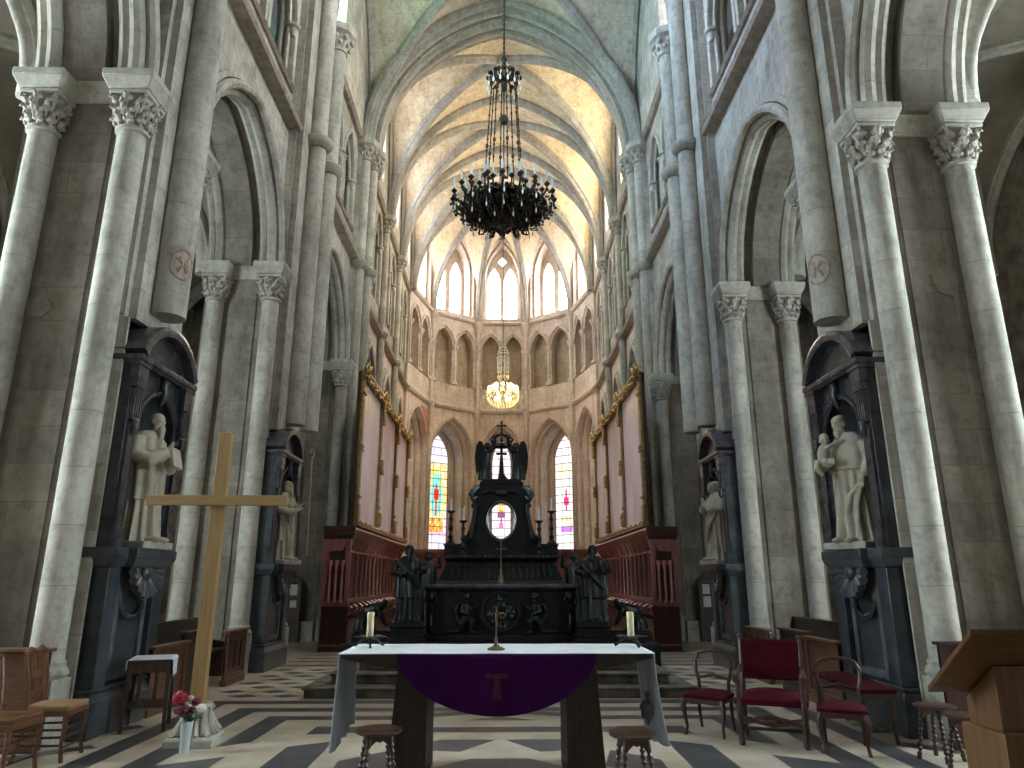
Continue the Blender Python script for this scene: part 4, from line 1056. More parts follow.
# bronze figures beside the altar
for s, nm in ((-1, 'left'), (1, 'right')):
    st_ = statue('black standing robed saint on a pedestal %s of the high altar' % nm, (s*1.80, 14.25, .80), R(14)*-s, 'apostle', 1.42, mat='bronze')
    b = MB(); b.box(-.34, .34, -.3, .3, -.38, -.30); b.box(-.29, .29, -.26, .26, -.30, -.1); b.box(-.33, .33, -.29, .29, -.1, -.05); b.build('pedestal', M['altarblack'], st_, bevel=.01)
    t = thing('angel_statue', 'black angel with raised arms behind the robed saint %s of the high altar' % nm, 'statue', (s*1.52, 15.2, .42))
    b = MB(); robe(b, [(0, 0, 0, .19, .17, 1.0), (.9, 0, 0, .16, .15, 1.0), (1.25, 0, 0, .15, .14, .8), (1.42, 0, 0, .17, .12, .3), (1.5, 0, 0, .09, .08, 0)], n=8)
    head(b, (0, -.02, 1.64), .19, R(20)*s, 0, hair=.7)
    for q in (-1, 1): b.tube([(q*.14, 0, 1.43), (q*.25, -.06, 1.40), (q*.24, -.12, 1.58)], [.05, .045, .035], 8); hand(b, (q*.24, -.12, 1.58), (q*.1, -.1, 1), (-q, 0, 0), .11, .3)
    b.build('figure', M['bronze'], t, ang=180, remesh=.012)
    t = thing('crouching_statue', 'low black crouching figure between the altar and the %s stalls' % nm, 'statue', (s*2.52, 14.75, .42))
    t.scale = (.62, .62, .68)
    b = MB(); m = lambda x, y, z: (s*x, y, z)
    b.tube([m(.42, .1, .62), m(.2, .02, .78), m(-.08, -.02, .86), m(-.28, -.05, .98)], [.16, .21, .2, .12], 12)       # bent back
    head(b, m(-.36, -.1, 1.06), .2, R(-60)*s, R(35), hair=.8)
    b.tube([m(.38, 0, .6), m(.05, -.2, .66), m(.02, -.16, .34)], [.13, .11, .08], 10); b.ell(m(-.05, -.22, .3), (.12, .07, .05), 10, 7)
    b.tube([m(.42, .16, .6), m(.2, .1, .42), m(.5, .15, .32)], [.13, .11, .07], 10); b.ell(m(.58, .16, .3), (.1, .06, .05), 10, 7)
    for yy in (-.16, .12):
        b.tube([m(-.16, yy, .88), m(-.26, yy-.06, .66), m(-.38, yy-.02, .46)], [.075, .065, .045], 9); hand(b, m(-.38, yy-.02, .46), (-s*.6, -.1, -.6), (0, 1, 0), .13, .8)
    robe(b, [(.28, s*.3, .05, .34, .24, 1), (.5, s*.32, .05, .28, .22, 1), (.75, s*.2, .03, .2, .17, .6)], n=7)
    b.build('figure', M['bronze'], t, ang=180, remesh=.014)
    b = MB(); b.box(-.62, .72, -.34, .34, 0, .22); b.box(-.58, .68, -.3, .3, .22, .29); b.build('base_slab', M['altarblack'], t, bevel=.012)
# ================================================================ choir stalls
def stalls(label, s):
    """inner face at x = s*3.5, drawn with the real y"""
    Y0, Y1 = 16.9, 26.4; YL = Y1-Y0
    t = thing('choir_stalls', label, 'choir stalls', (s*3.8, Y0, 0))
    X = lambda d: s*(d-.3)           # d = 0 at the inner face, .6 at the wall side, relative to root
    bx = lambda b, d0, d1, y0, y1, z0, z1: b.box(*sorted((X(d0), X(d1))), y0, y1, z0, z1)
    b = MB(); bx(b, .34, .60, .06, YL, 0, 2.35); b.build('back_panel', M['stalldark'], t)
    b = MB(); bx(b, .0, .60, .0, .07, 0, 1.0); bx(b, .0, .09, .0, .09, 0, 2.52); bx(b, .52, .62, .0, .09, 0, 2.52)
    bx(b, -.02, .62, -.02, .09, .98, 1.06); bx(b, 0, .6, -.015, .0, .12, .16)
    b.panel([(-.22, 1.9), (.24, 1.9), (.24, 2.52), (-.22, 2.52)], [[(-.17, 1.95)]+rarch(-.17, .20, 2.22, 12)+[(.20, 1.95)]], lambda a, c, d: (s*a, d, c), .02, .07)
    b.build('end_panel', M['stall'], t, bevel=.006)
    b = MB(); bx(b, .01, .59, -.012, .05, 0.02, .97); b.build('end_base', M['stalldark'], t, bevel=.006)
    b = MB(); b.box(*sorted((X(.04), X(.56))), .05, .06, 1.06, 2.5); b.build('end_backing', M['stalldark'], t)
    def bal(b, x, y, z0, z1):
        h = z1-z0
        b.lathe([(.052, 0), (.055, .05*h), (.036, .08*h), (.044, .12*h), (.03, .16*h), (.036, .45*h), (.03, .78*h), (.042, .81*h), (.034, .84*h), (.055, .92*h), (.06, h)], (x, y, z0), 10)
    for q in range(3):
        b = MB(); bal(b, X(.17+.14*q), -.0, 1.06, 2.0); b.build('baluster', M['stalllight'], t)
    b = MB()                          # cornice: cove over the seats
    pr = [(0.52, 2.2), (.20, 2.22), (.13, 2.33), (.06, 2.48), (.0, 2.56), (-.06, 2.6), (-.10, 2.70), (-.06, 2.76), (.62, 2.76), (.62, 2.05)]
    b.prism(pr, lambda a, c, d: (X(a), d, c), -.04, YL); b.build('cornice', M['stall'], t)
    b = MB(); bx(b, -.1, .64, -.10, -.02, 2.56, 2.78); bx(b, -.06, .62, -.06, 0, 2.48, 2.56); b.build('end_cornice', M['stalldark'], t, bevel=.01)
    n = 15; stp_ = (YL-.2)/n
    bal_o = rib_o = arm_o = None
    for q in range(n):
        y = .24+stp_*q
        if bal_o is None:
            b = MB(); bal(b, 0, 0, 0, 1.07); bal_o = b.build('baluster', M['stalllight'], t); bal_o.location = (X(.13), y, 1.13)
            b = MB(); b.tube([(X(.13), 0, 2.2), (X(.13), 0, 2.27), (X(.09), 0, 2.40), (X(.02), 0, 2.55)], [.045, .04, .036, .03], 8); rib_o = b.build('cove_rib', M['stalllight'], t); rib_o.location = (0, y, 0)
            b = MB(); b.tube([(X(.2), 0, 1.04), (X(.08), 0, 1.0), (X(-.03), 0, .93), (X(.02), 0, .82), (X(.22), 0, .70)], [.04, .045, .06, .035, .03], 8); arm_o = b.build('armrest', M['stalllight'], t); arm_o.location = (0, y, 0)
        else:
            for src in (bal_o, rib_o, arm_o):
                c = src.copy(); COL.objects.link(c); c.parent = t; c.location = (src.location.x, y, src.location.z)
    b = MB(); bx(b, .05, .5, .06, YL, 1.04, 1.13); bx(b, .09, .5, .06, YL, 2.19, 2.24); b.build('rail', M['stall'], t, bevel=.01)
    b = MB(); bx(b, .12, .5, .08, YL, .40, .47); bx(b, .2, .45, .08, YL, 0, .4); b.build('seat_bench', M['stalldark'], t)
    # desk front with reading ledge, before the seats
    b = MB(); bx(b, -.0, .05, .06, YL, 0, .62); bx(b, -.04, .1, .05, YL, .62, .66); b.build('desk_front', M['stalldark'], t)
    return t
stalls('red-brown oak choir stalls with balusters along the left of the choir', -1)
stalls('red-brown oak choir stalls with balusters along the right of the choir', 1)
for s, nm in ((-1, 'left'), (1, 'right')):
    t = thing('stall_screen', 'low dark-red panelled screen behind the high altar on the %s' % nm, 'screen', (s*2.2, 26.9, 0))
    b = MB(); b.box(-1.25, 1.25, 0, .12, 0, 2.5); b.box(-1.3, 1.3, -.06, .16, 2.5, 2.64); b.build('panel', M['stall'], t, bevel=.01)
    b = MB()
    for q in range(8): b.lathe([(.04, 0), (.025, .2), (.03, .6), (.025, 1.1), (.045, 1.3)], (-1.05+q*.3, -.04, 1.0), 8)
    b.build('baluster_row', M['stall'], t)

# ================================================================ tall gilt-framed paintings over the stalls
def paintings(label, s):
    Y0, Y1, Z0, Z1 = 17.85, 27.2, 2.85, 6.85; YL = Y1-Y0; H = Z1-Z0
    t = thing('framed_paintings', label, 'painting', (s*3.62, Y0, Z0))
    bx = lambda b, d0, d1, y0, y1, z0, z1: b.box(*sorted((s*d0, s*d1)), y0, y1, z0, z1)
    b = MB(); bx(b, .06, .14, 0, YL, 0, H); b.build('backing', M['darkoak'], t)
    ps = [0.0, YL/3, 2*YL/3, YL]
    for q in range(3):
        b = MB(); bx(b, .045, .06, ps[q]+.14, ps[q+1]-.14, .16, H-.16)
        b.build('canvas', M['canvas'], t)
    for q in range(4):
        y = min(max(ps[q], .16), YL-.16)
        b = MB(); bx(b, -.02, .06, y-.11, y+.11, .1, H-.1); bx(b, -.05, .06, y-.13, y+.13, .1, .55)
        for z in (.7, 1.9, 2.0, H-.6): bx(b, -.06, .06, y-.13, y+.13, z, z+.07)
        b.build('pilaster', M['giltwood'], t, bevel=.01)
        rr = random.Random(q+9)
        if q == 0: continue
        for zl in ([.25+.06*i for i in range(6)], [1.75+.05*i for i in range(8)], [H-.75+.07*i for i in range(10)]):
            b = MB()
            for z in zl:
                for k in range(3): b.ell((s*(-.05-.03*rr.random()), y-.09+.09*k, z), (.045, .055, .05), 7, 5)
            b.build('gilt_carving', M['gilt'], t)
    b = MB(); bx(b, -.06, .1, 0, YL, H-.12, H); bx(b, -.1, .1, 0, YL, H, H+.06); b.build('top_rail', M['gilt'], t, bevel=.01)
    b = MB(); bx(b, -.08, .1, 0, YL, 0, .12); b.build('bottom_rail', M['giltwood'], t, bevel=.01)
    b = MB(); b2 = MB(); rr = random.Random(2); n = 60
    for i in range(n):                # carved garland along the top and foot
        y = YL*(i+.5)/n
        b.ell((s*(-.09-.03*sin(i*1.9)), y, H-.14+.06*sin(i*1.3)), (.06, .085, .055), 7, 5)
        b2.ell((s*(-.08), y, .10+.03*sin(i*1.5)), (.04, .09, .03), 7, 5)
    for q in range(4):
        y = min(max(ps[q], .16), YL-.16)
        b.ell((s*-.08, y, H+.06), (.08, .15, .14), 10, 8); b.ell((s*-.08, y, H+.22), .06, 8, 6)
        for k in (-1, 1): b.tube([(s*-.08, y, H+.05), (s*-.1, y+k*.2, H+.2), (s*-.08, y+k*.34, H+.04), (s*-.08, y+k*.22, H-.06)], [.05, .06, .05, .03], 7)
    b.build('top_garland', M['gilt'], t); b2.build('foot_garland', M['gilt'], t)
    return t
paintings('three tall gilt-framed canvases on the left wall above the choir stalls', -1)
paintings('three tall gilt-framed canvases on the right wall above the choir stalls', 1)

# ================================================================ chandeliers
t = thing('iron_chandelier', 'huge dark wrought chandelier with ring of white candles hanging from the vault', 'chandelier', (0.03, 17.7, 10.85))
b = MB(); b.tube([(0, 0, 5.0), (0, 0, 10.1)], .022, 8)
for k in range(24): b.ell((0, 0, 5.9+k*.17), (.035, .035, .07), 6, 5)
b.build('suspension_rod', M['iron'], t)
b = MB(); b.lathe([(.02, -.35), (.07, -.28), (.10, -.1), (.06, .0), (.1, .1), (.13, .25), (.06, .4), (.09, .55), (.05, .7), (.1, .8), (.03, .95)], (0, 0, 4.85), 16)
ZC = .65
for k in range(12):
    a = PI/6*k; c_, s_ = cos(a), sin(a)
    b.tube([(.08*c_, .08*s_, 4.90), (.3*c_, .3*s_, 5.07), (.45*c_, .45*s_, 4.95), (.42*c_, .42*s_, 4.77), (.32*c_, .32*s_, 4.81)], [.035, .03, .028, .025, .02], 6)
    b.ell((.46*c_, .46*s_, 5.01), (.085, .085, .07), 7, 5); b.ell((.3*c_, .3*s_, 5.15), (.07, .07, .08), 7, 5)
b.build('crown', M['chandmetal'], t)
for k in range(14):
    a = 2*PI*k/14
    b = MB(); x, y = .49*cos(a), .49*sin(a); b.tube([(x, y, 4.93), (x, y, 4.77)], .006, 4); b.ell((x, y, 4.67), (.03, .03, .09), 6, 6); b.build('crystal_drop', M['crystal'], t)
b = MB(); b.ell((0, 0, 3.6), (.14, .14, .12), 12, 9); b.tube([(0, 0, .5), (0, 0, 4.85)], .018, 6); b.lathe([(.03, 3.4), (.1, 3.46), (.12, 3.55), (.08, 3.68), (.04, 3.75)], seg=12); b.build('central_orb', M['chandmetal'], t)
for k in range(8):
    a = PI/4*k+.2
    b = MB(); p0 = Vector((.36*cos(a), .36*sin(a), 4.85)); p1 = Vector((.56*cos(a), .56*sin(a), 1.3))
    b.tube([p0, p1], .017, 6)
    for q in range(1, 9): b.ell(p0.lerp(p1, q/9), (.032, .032, .06), 6, 5)
    b.ell(p0.lerp(p1, .62), (.05, .05, .08), 8, 6)
    b.build('suspension_bar', M['chandmetal'], t)
b = MB(); b.lathe([(.03, .0), (.1, .05), (.14, .16), (.3, .2), (.34, .26), (.2, .34), (.16, .5), (.3, .62), (.42, .9), (.5, 1.2), (.46, 1.24), (.2, 1.2)], seg=20, mod=lambda a, z: 1+.08*cos(10*a)); b.ell((0, 0, -.06), (.06, .06, .1), 8, 6); b.build('basket', M['chandmetal'], t)
b = MB(); b.lathe([(.92, .78), (.97, .8), (.97, .86), (.92, .88)], seg=40); b.tube([(.55*cos(2*PI*q/30), .55*sin(2*PI*q/30), .34) for q in range(31)], .03, 6); b.build('hoop', M['chandmetal'], t)
def arm(rad, z0, z1, seed):
    rr = random.Random(seed); b = MB()
    b.tube([(.25, 0, z0), (rad*.5, 0, z0-.12), (rad*.8, 0, z0-.02), (rad*.97, 0, z0+.2), (rad, 0, z1-.1)], [.035, .034, .032, .028, .024], 7)
    b.tube([(rad*.7, 0, z0-.04), (rad*.86, .1, z0+.16), (rad*.72, .16, z0+.28), (rad*.6, .08, z0+.2)], [.024, .026, .022, .016], 6)
    b.tube([(rad*.7, 0, z0-.04), (rad*.86, -.1, z0+.14), (rad*.74, -.16, z0+.3), (rad*.62, -.1, z0+.24)], [.024, .026, .022, .016], 6)
    b.tube([(rad*.55, 0, z0-.1), (rad*.68, 0, z0-.26), (rad*.84, 0, z0-.2), (rad*.8, 0, z0-.06)], [.026, .026, .022, .014], 6)
    for q in range(22):
        u = rr.random()**.7; x = rad*(.42+.60*u); b.ell((x+rr.uniform(-.04, .04), rr.uniform(-.14, .14), z0-.05+u*u*.28+rr.uniform(-.10, .12)), (rr.uniform(.03, .06), rr.uniform(.03, .06), rr.uniform(.025, .055)), 6, 5)
    b.lathe([(.02, 0), (.05, .04), (.085, .09), (.07, .11), (.035, .12), (.035, .16)], (rad, 0, z1-.14), 9)
    return b
for rad, z0, z1, n, off in ((1.42, .60, 1.06, 20, 0), (1.10, .42, 1.22, 14, .2), (.74, .3, 1.38, 9, .1)):
    b = arm(rad, z0, z1, int(rad*100)); a0 = b.build('arm', M['chandmetal'], t); a0.rotation_euler = (0, 0, off)
    b = MB(); b.tube([(rad, 0, z1), (rad, 0, z1+.26), (rad, 0, z1+.36)], [.034, .032, .012], 8); b.build('candle', M['candlewhite'], a0)
    b = MB(); b.ell((rad*.99, .05, z0-.12), (.025, .025, .075), 6, 6); b.tube([(rad*.99, .05, z0-.06), (rad*.98, .04, z0+.12)], .005, 4); b.build('crystal_drop', M['crystal'], a0)
    for k in range(1, n):
        c = a0.copy(); COL.objects.link(c); c.parent = t; c.rotation_euler = (0, 0, off+2*PI*k/n+rnd.uniform(-.03, .03))
        for ch in list(a0.children): d = ch.copy(); COL.objects.link(d); d.parent = c
t = thing('crystal_chandelier', 'lit crystal chandelier glowing yellow at the far end of the choir', 'chandelier', (.06, 32.4, 9.35)); t.scale = (1.12, 1.12, 1.04)
b = MB(); b.tube([(0, 0, 2.8), (0, 0, 11.0)], .012, 6); b.build('suspension_cable', M['iron'], t)
b = MB(); b.tube([(0, 0, .2), (0, 0, 2.9)], .03, 8)
for z, r in ((2.75, .18), (2.45, .27), (1.55, .26), (.85, .62), (.55, .66)):
    b.tube([(r*cos(2*PI*q/24), r*sin(2*PI*q/24), z) for q in range(25)], .016, 5)
for q in range(8):
    a = PI/4*q; b.tube([(.05*cos(a), .05*sin(a), .5), (.4*cos(a), .4*sin(a), .42), (.66*cos(a), .66*sin(a), .58)], .014, 5)
b.build('frame', M['brass'], t)
def octa(b, p, r, h):
    x, y, z = p; b.add([(x+r, y, z), (x, y+r, z), (x-r, y, z), (x, y-r, z), (x, y, z+h), (x, y, z-h)], [(0, 1, 4), (1, 2, 4), (2, 3, 4), (3, 0, 4), (1, 0, 5), (2, 1, 5), (3, 2, 5), (0, 3, 5)])
b = MB()
for z, r, n in [(2.85, .16, 12), (2.7, .2, 14), (2.55, .24, 16)]+[(2.4-.11*k, .26-.004*k, 14) for k in range(9)]+[(1.42, .24, 12)]:
    for q in range(n): octa(b, (r*cos(2*PI*q/n+z*3), r*sin(2*PI*q/n+z*3), z), .022, .05)
b.build('crystal_column', M['crystal'], t)['kind'] = 'stuff'
b = MB()
for k in range(14):
    th = PI*(.22+.74*k/13); r = .70*sin(th); z = .62+.58*cos(th)*(1 if k < 5 else 1.05); n = max(4, int(34*sin(th)))
    for q in range(n): octa(b, (r*cos(2*PI*q/n+k), r*sin(2*PI*q/n+k), z), .026, .055)
b.build('crystal_bowl', M['crystal'], t)['kind'] = 'stuff'
for q in range(10):
    b = MB(); octa(b, (.82*cos(PI/5*q), .82*sin(PI/5*q), .5), .03, .1); b.tube([(.66*cos(PI/5*q), .66*sin(PI/5*q), .58), (.82*cos(PI/5*q), .82*sin(PI/5*q), .6)], .01, 4); b.build('crystal_drop', M['crystal'], t)
bo = None
for k in range(16):
    a = 2*PI*k/16; r = .62 if k % 2 else .42; z = .88 if k % 2 else 1.02
    if bo is None:
        b = MB(); b.ell((0, 0, 0), (.05, .05, .09), 8, 7); bo = b.build('bulb', M['bulb'], t); c = bo
    else: c = bo.copy(); COL.objects.link(c); c.parent = t
    c.location = (r*cos(a), r*sin(a), z)
for k in range(6):
    c = bo.copy(); COL.objects.link(c); c.parent = t; c.location = (.3*cos(PI/3*k), .3*sin(PI/3*k), .45)
# ================================================================ the front altar table
TX = -.03
t = thing('altar_table', 'dark wooden altar table on two tapered piers in front of the steps', 'table', (TX, 6.68, 0)); t.scale = (1.022, .93, 1)
b = MB()
b.prism([(-1.27, .955), (-.86, .88), (.86, .88), (1.27, .955), (1.27, .992), (-1.27, .992)], XZ, -.47, .47); b.build('tabletop', M['tablewood'], t, bevel=.006)
for s in (-1, 1):
    b = MB(); b.tbox((s*.72-.155, s*.72+.155, -.40, .36, 0), (s*.69-.125, s*.69+.125, -.37, .33, .885)); b.build('leg', M['tablewood'], t, bevel=.006)
# white cloth: top sheet with a drop at either end
t = thing('altar_cloth', 'white linen cloth over the altar table, hanging down at both ends', 'tablecloth', (TX, 6.68, .994)); t.scale = (1.022, .93, 1)
b = MB(); n = 30; m = 10
vs = []; fs = []
for i in range(n+1):
    for j in range(m+1):
        x = -1.285+2.57*i/n; y = -.485+.97*j/m
        vs.append((x, y, .004+.0015*sin(9*x+3*y)*sin(5*y)))
for i in range(n):
    for j in range(m): fs.append((i*(m+1)+j, (i+1)*(m+1)+j, (i+1)*(m+1)+j+1, i*(m+1)+j+1))
b.add(vs, fs); o = b.build('top_sheet', M['whitecloth'], t, ang=180); md = o.modifiers.new('thick', 'SOLIDIFY'); md.thickness = .004; md.offset = 1
for s in (-1, 1):
    b = MB(); vs = []; fs = []; n, m = 26, 24; Hh = .75 if s < 0 else .80
    for i in range(n+1):
        for j in range(m+1):
            u = i/n; v = j/m; y = -.44+.86*u
            w = .018*v*(sin(17*u+1)+.6*sin(31*u+2.0)); fl_ = (.0 if s < 0 else .06*v*v)
            vs.append((s*(1.288+w*.9+fl_), y*(1+.05*v)-.02*v, .005-Hh*v*(1-.12*(u if s < 0 else (1-u)))-.008*sin(14*u)*v))
    for i in range(n):
        for j in range(m): fs.append((i*(m+1)+j, (i+1)*(m+1)+j, (i+1)*(m+1)+j+1, i*(m+1)+j+1))
    b.add(vs, fs); o = b.build('side_drop', M['bluecloth'], t, ang=180); md = o.modifiers.new('thick', 'SOLIDIFY'); md.thickness = .004
    if s > 0:      # grey embroidered motif: cup-like pattern with leaves
        e = MB(); X_ = 1.268
        for (y, z, r) in ((-.12, -.36, .025), (-.12, -.42, .04), (-.14, -.48, .03), (-.2, -.50, .05), (-.05, -.52, .055), (.04, -.47, .04), (-.26, -.44, .03), (-.11, -.56, .045), (.1, -.55, .04), (.16, -.5, .03)):
            e.ell((X_, y, z), (.022, r*.8, r), 8, 6)
        e.build('embroidery', pm('grey_thread', (.16, .15, .17), (.24, .22, .25), 20, .9), o)
# purple antependium: half disc hanging over the front edge, with a crimson tau cross
t = thing('altar_frontal', 'deep purple half-round cloth with crimson T cross on the altar front', 'cloth', (TX, 6.234, .996))
b = MB(); vs = []; fs = []; n, m = 40, 14
Wd, Hd = .832, .475
for i in range(n+1):
    a = PI*i/n; x = -Wd*cos(a)
    for j in range(m+1):
        v = j/m; zz = -Hd*(max(0, sin(a))**1.15)*v
        vs.append((x, -.008-.010*v*sin(5*x+1)*sin(a)-.004*v, zz-.001))
for i in range(n):
    for j in range(m): fs.append((i*(m+1)+j, (i+1)*(m+1)+j, (i+1)*(m+1)+j+1, i*(m+1)+j+1))
b.add(vs, fs); b.add([(-Wd, -.008, -.001), (Wd, -.008, -.001), (Wd, .0, 0), (-Wd, .0, 0)], [(0, 1, 2, 3)])
o = b.build('cloth', M['purple'], t, ang=180); md = o.modifiers.new('thick', 'SOLIDIFY'); md.thickness = .004
b = MB(); b.prism([(-.09, -.15), (.09, -.15), (.10, -.19), (.024, -.185), (.042, -.345), (-.042, -.345), (-.024, -.185), (-.10, -.19)], XZ, -.034, -.026); b.build('tau_cross', M['tau'], t)
# candles and small crucifix on the table
for x, lb in ((-1.185, 'thick ivory candle on a low iron tripod at the left end of the altar table'), (1.185, 'thick ivory candle on a low iron tripod at the right end of the altar table')):
    t = thing('altar_candle', lb, 'candle', (x, 6.78, 1.003), rnd.random(), 'candles on the altar table')
    b = MB(); b.lathe([(.02, .07), (.10, .085), (.105, .095), (.09, .095), (.02, .085)], seg=18); b.tube([(0, 0, .05), (0, 0, .09)], .02, 8)
    for k in range(3):
        a = 2*PI*k/3; c_, s_ = cos(a), sin(a)
        b.tube([(.01*c_, .01*s_, .07), (.08*c_, .08*s_, .06), (.125*c_, .125*s_, .02), (.15*c_, .15*s_, .008)], [.012, .011, .01, .012], 6)
    for k in range(5):
        a = 2*PI*k/5+.3; b.ell((.10*cos(a), .10*sin(a), .09), (.06, .025, .008), 8, 5, M=Matrix.Rotation(a, 3, 'Z'))
    b.build('holder', M['iron'], t)
    b = MB(); b.lathe([(.031, .09), (.032, .29), (.028, .30), (.01, .293)], seg=18); b.build('candle', M['wax'], t)
    b = MB(); b.tube([(0, 0, .29), (.003, 0, .315)], .003, 5); b.build('wick', M['iron'], t)
t = thing('table_crucifix', 'small bronze crucifix on a round foot at the middle of the altar table', 'crucifix', (-.04, 6.52, 1.003))
b = MB(); b.lathe([(.075, 0), (.078, .008), (.05, .02), (.022, .035), (.014, .06), (.011, .1)], seg=18); b.build('foot', M['brass'], t)
b = MB(); b.tube([(0, 0, .09), (0, 0, .35)], .006, 7); b.tube([(-.07, 0, .295), (.07, 0, .295)], .006, 7)
for p in ((-.07, .295), (.07, .295), (0, .35)): b.ell((p[0], 0, p[1]), .01, 8, 6)
b.build('cross', M['brass'], t)
b = MB(); b.tube([(0, -.012, .30), (.0, -.015, .26), (.004, -.013, .21), (0, -.013, .17)], [.012, .013, .01, .006], 7); b.ell((.004, -.016, .317), .011, 8, 6)
for s in (-1, 1): b.tube([(s*.008, -.012, .298), (s*.035, -.012, .30), (s*.07, -.01, .306)], [.006, .005, .004], 6)
b.build('corpus', M['brass'], t)

# ================================================================ twisted-leg stools
def stool(label, loc, rz=0, h=.5, group=None):
    t = thing('stool', label, 'stool', loc, rz, group)
    b = MB(); b.lathe([(.02, h-.03), (.165, h-.03), (.178, h-.02), (.178, h-.006), (.165, h), (.02, h)], seg=30); b.build('seat', M['stoolwood'], t, ang=50)
    b = MB(); b.box(-.025, .025, -.007, .007, h-.0005, h+.0012); b.build('hand_slot', M['dark'], t)
    for k in range(4):
        a = PI/4+PI/2*k; c_, s_ = cos(a), sin(a)
        p = MB(); pts = []; rs = []
        for q in range(67):
            u = q/66; rad = .185-.075*u; ph = u*2*PI*5
            tw = .002 if .08 < u < .86 else 0
            pts.append((c_*rad+tw*cos(ph), s_*rad+tw*sin(ph), (h-.03)*u)); rs.append(.018+(.0055*sin(u*2*PI*11) if tw else .002))
        p.tube(pts, rs, 8); p.build('leg', M['stoolwood'], t)
    for k in range(4):
        a = PI/4+PI/2*k; a2 = a+PI/2; P0 = Vector((cos(a), sin(a), 0))*.115; P1 = Vector((cos(a2), sin(a2), 0))*.115
        p = MB(); d = (P1-P0); L = d.length; d.normalize(); nrm = Vector((-d.y, d.x, 0))
        prof = [(0, h-.03), (L, h-.03), (L, h-.13), (L*.85, h-.10), (L*.65, h-.075), (L*.5, h-.085), (L*.35, h-.075), (L*.15, h-.10), (0, h-.13)]
        p.prism(prof, lambda a_, c_, d_: tuple(P0+d*a_+nrm*d_+Vector((0, 0, c_))), -.008, .008); p.build('apron', M['stoolwood'], t)
    return t
stool('round twisted-leg stool before the left pier of the altar table', (-.925, 5.88, 0), .3)
stool('round twisted-leg stool before the right pier of the altar table', (.985, 5.72, 0), .1)
stool('round twisted-leg stool by the right wall, farther of the two beside the lectern', (4.03, 7.05, 0), .5, .47)
stool('round twisted-leg stool by the right wall, half hidden and nearer to the lectern', (4.02, 6.56, 0), .2, .47)

# ================================================================ wooden cross on an upturned capital
t = thing('wooden_cross', 'tall plain pale wooden cross standing at the left', 'cross', (-3.065, 7.78, .36), R(2))
b = MB(); b.box(-.068, .068, -.05, .05, -.08, 2.80); b.build('upright', M['pine'], t, bevel=.006)
b = MB(); b.box(-.745, .745, -.09, -.045, 1.995, 2.105); b.build('crossbar', M['pine2'], t, bevel=.006)
t = thing('stone_capital', 'carved acanthus stone capital serving as foot of the tall cross', 'capital', (-3.06, 7.80, 0), R(4))
b = MB(); b.box(-.25, .25, -.24, .24, 0, .075); b.tbox((-.25, .25, -.24, .24, .075), (-.23, .23, -.22, .22, .10)); b.build('plinth', M['carved'], t, bevel=.008); t.scale = (.93, .93, .95)
b = MB(); b.lathe([(.215, .10), (.20, .125), (.165, .18), (.135, .26), (.13, .33), (.15, .365), (.155, .38), (.14, .40), (.10, .40), (.10, .33)], seg=40)
for k in range(20):
    a = PI/10*k; c_, s_ = cos(a), sin(a)
    b.tube([(.135*c_, .135*s_, .355), (.138*c_, .138*s_, .27), (.165*c_, .165*s_, .19), (.205*c_, .205*s_, .135), (.235*c_, .235*s_, .11)], [.012, .017, .02, .022, .016], 6)
    if k % 2: b.ell((.15*c_, .15*s_, .36), (.022, .022, .025), 7, 5)
for k in range(4):
    a = PI/4+PI/2*k; b.tube([(.14*cos(a), .14*sin(a), .33), (.17*cos(a), .17*sin(a), .23), (.235*cos(a), .235*sin(a), .14), (.285*cos(a), .285*sin(a), .11)], [.022, .035, .038, .022], 8)
b.build('acanthus_bell', M['carved'], t)
# vase of flowers
t = thing('flower_vase', 'white cylindrical vase of crimson and cream flowers at the foot of the cross', 'vase', (-3.0, 7.42, 0))
b = MB(); b.lathe([(.045, 0), (.048, .01), (.062, .31), (.065, .32), (.055, .32), (.05, .28)], seg=24); b.build('vase', M['porcelain'], t, ang=60); t.scale = (.9, .9, .88)
def blossom(name, mat, c, r, n, seed):
    rr = random.Random(seed); b = MB(); b.ell(c, r*.6, 8, 6)
    for k in range(n):
        u = 1-1.75*(k+.5)/n; a = k*2.4; q = math.sqrt(1-u*u); d = Vector((q*cos(a), q*sin(a), u))
        Mx = d.to_track_quat('Z', 'Y').to_matrix()
        b.ell(Vector(c)+d*r*.68, (r*.42, r*.36, r*.13), 7, 5, M=Mx @ Matrix.Rotation(rr.uniform(.3, .8), 3, 'X'))
    return b.build(name, mat, t)
blossom('peony', M['peony'], (-.095, -.02, .55), .088, 40, 1)
blossom('burgundy_bloom', M['burgundy'], (-.045, -.03, .43), .075, 36, 2); blossom('burgundy_bloom', M['burgundy'], (-.11, .0, .42), .055, 26, 3)
blossom('burgundy_bloom', M['burgundy'], (.06, .03, .50), .055, 26, 5); blossom('burgundy_bloom', M['burgundy'], (.035, .0, .42), .05, 24, 6)
blossom('rose', M['rose'], (.135, -.01, .44), .062, 34, 4); blossom('rose', M['rose'], (-.01, .05, .53), .045, 24, 7)
b = MB(); rr = random.Random(4)
for k in range(34):
    a = rr.random()*2*PI; r = rr.uniform(.03, .16); z = rr.uniform(.31, .44)
    b.tube([(0, 0, .28), (r*.5*cos(a), r*.5*sin(a), z-.03), (r*cos(a), r*sin(a), z)], .004, 4)
    Mx = Matrix.Rotation(a, 3, 'Z') @ Matrix.Rotation(rr.uniform(-.4, .6), 3, 'Y'); b.ell((r*cos(a), r*sin(a), z), (.045, .02, .006), 7, 5, M=Mx)
b.build('foliage', M['leaf'], t)

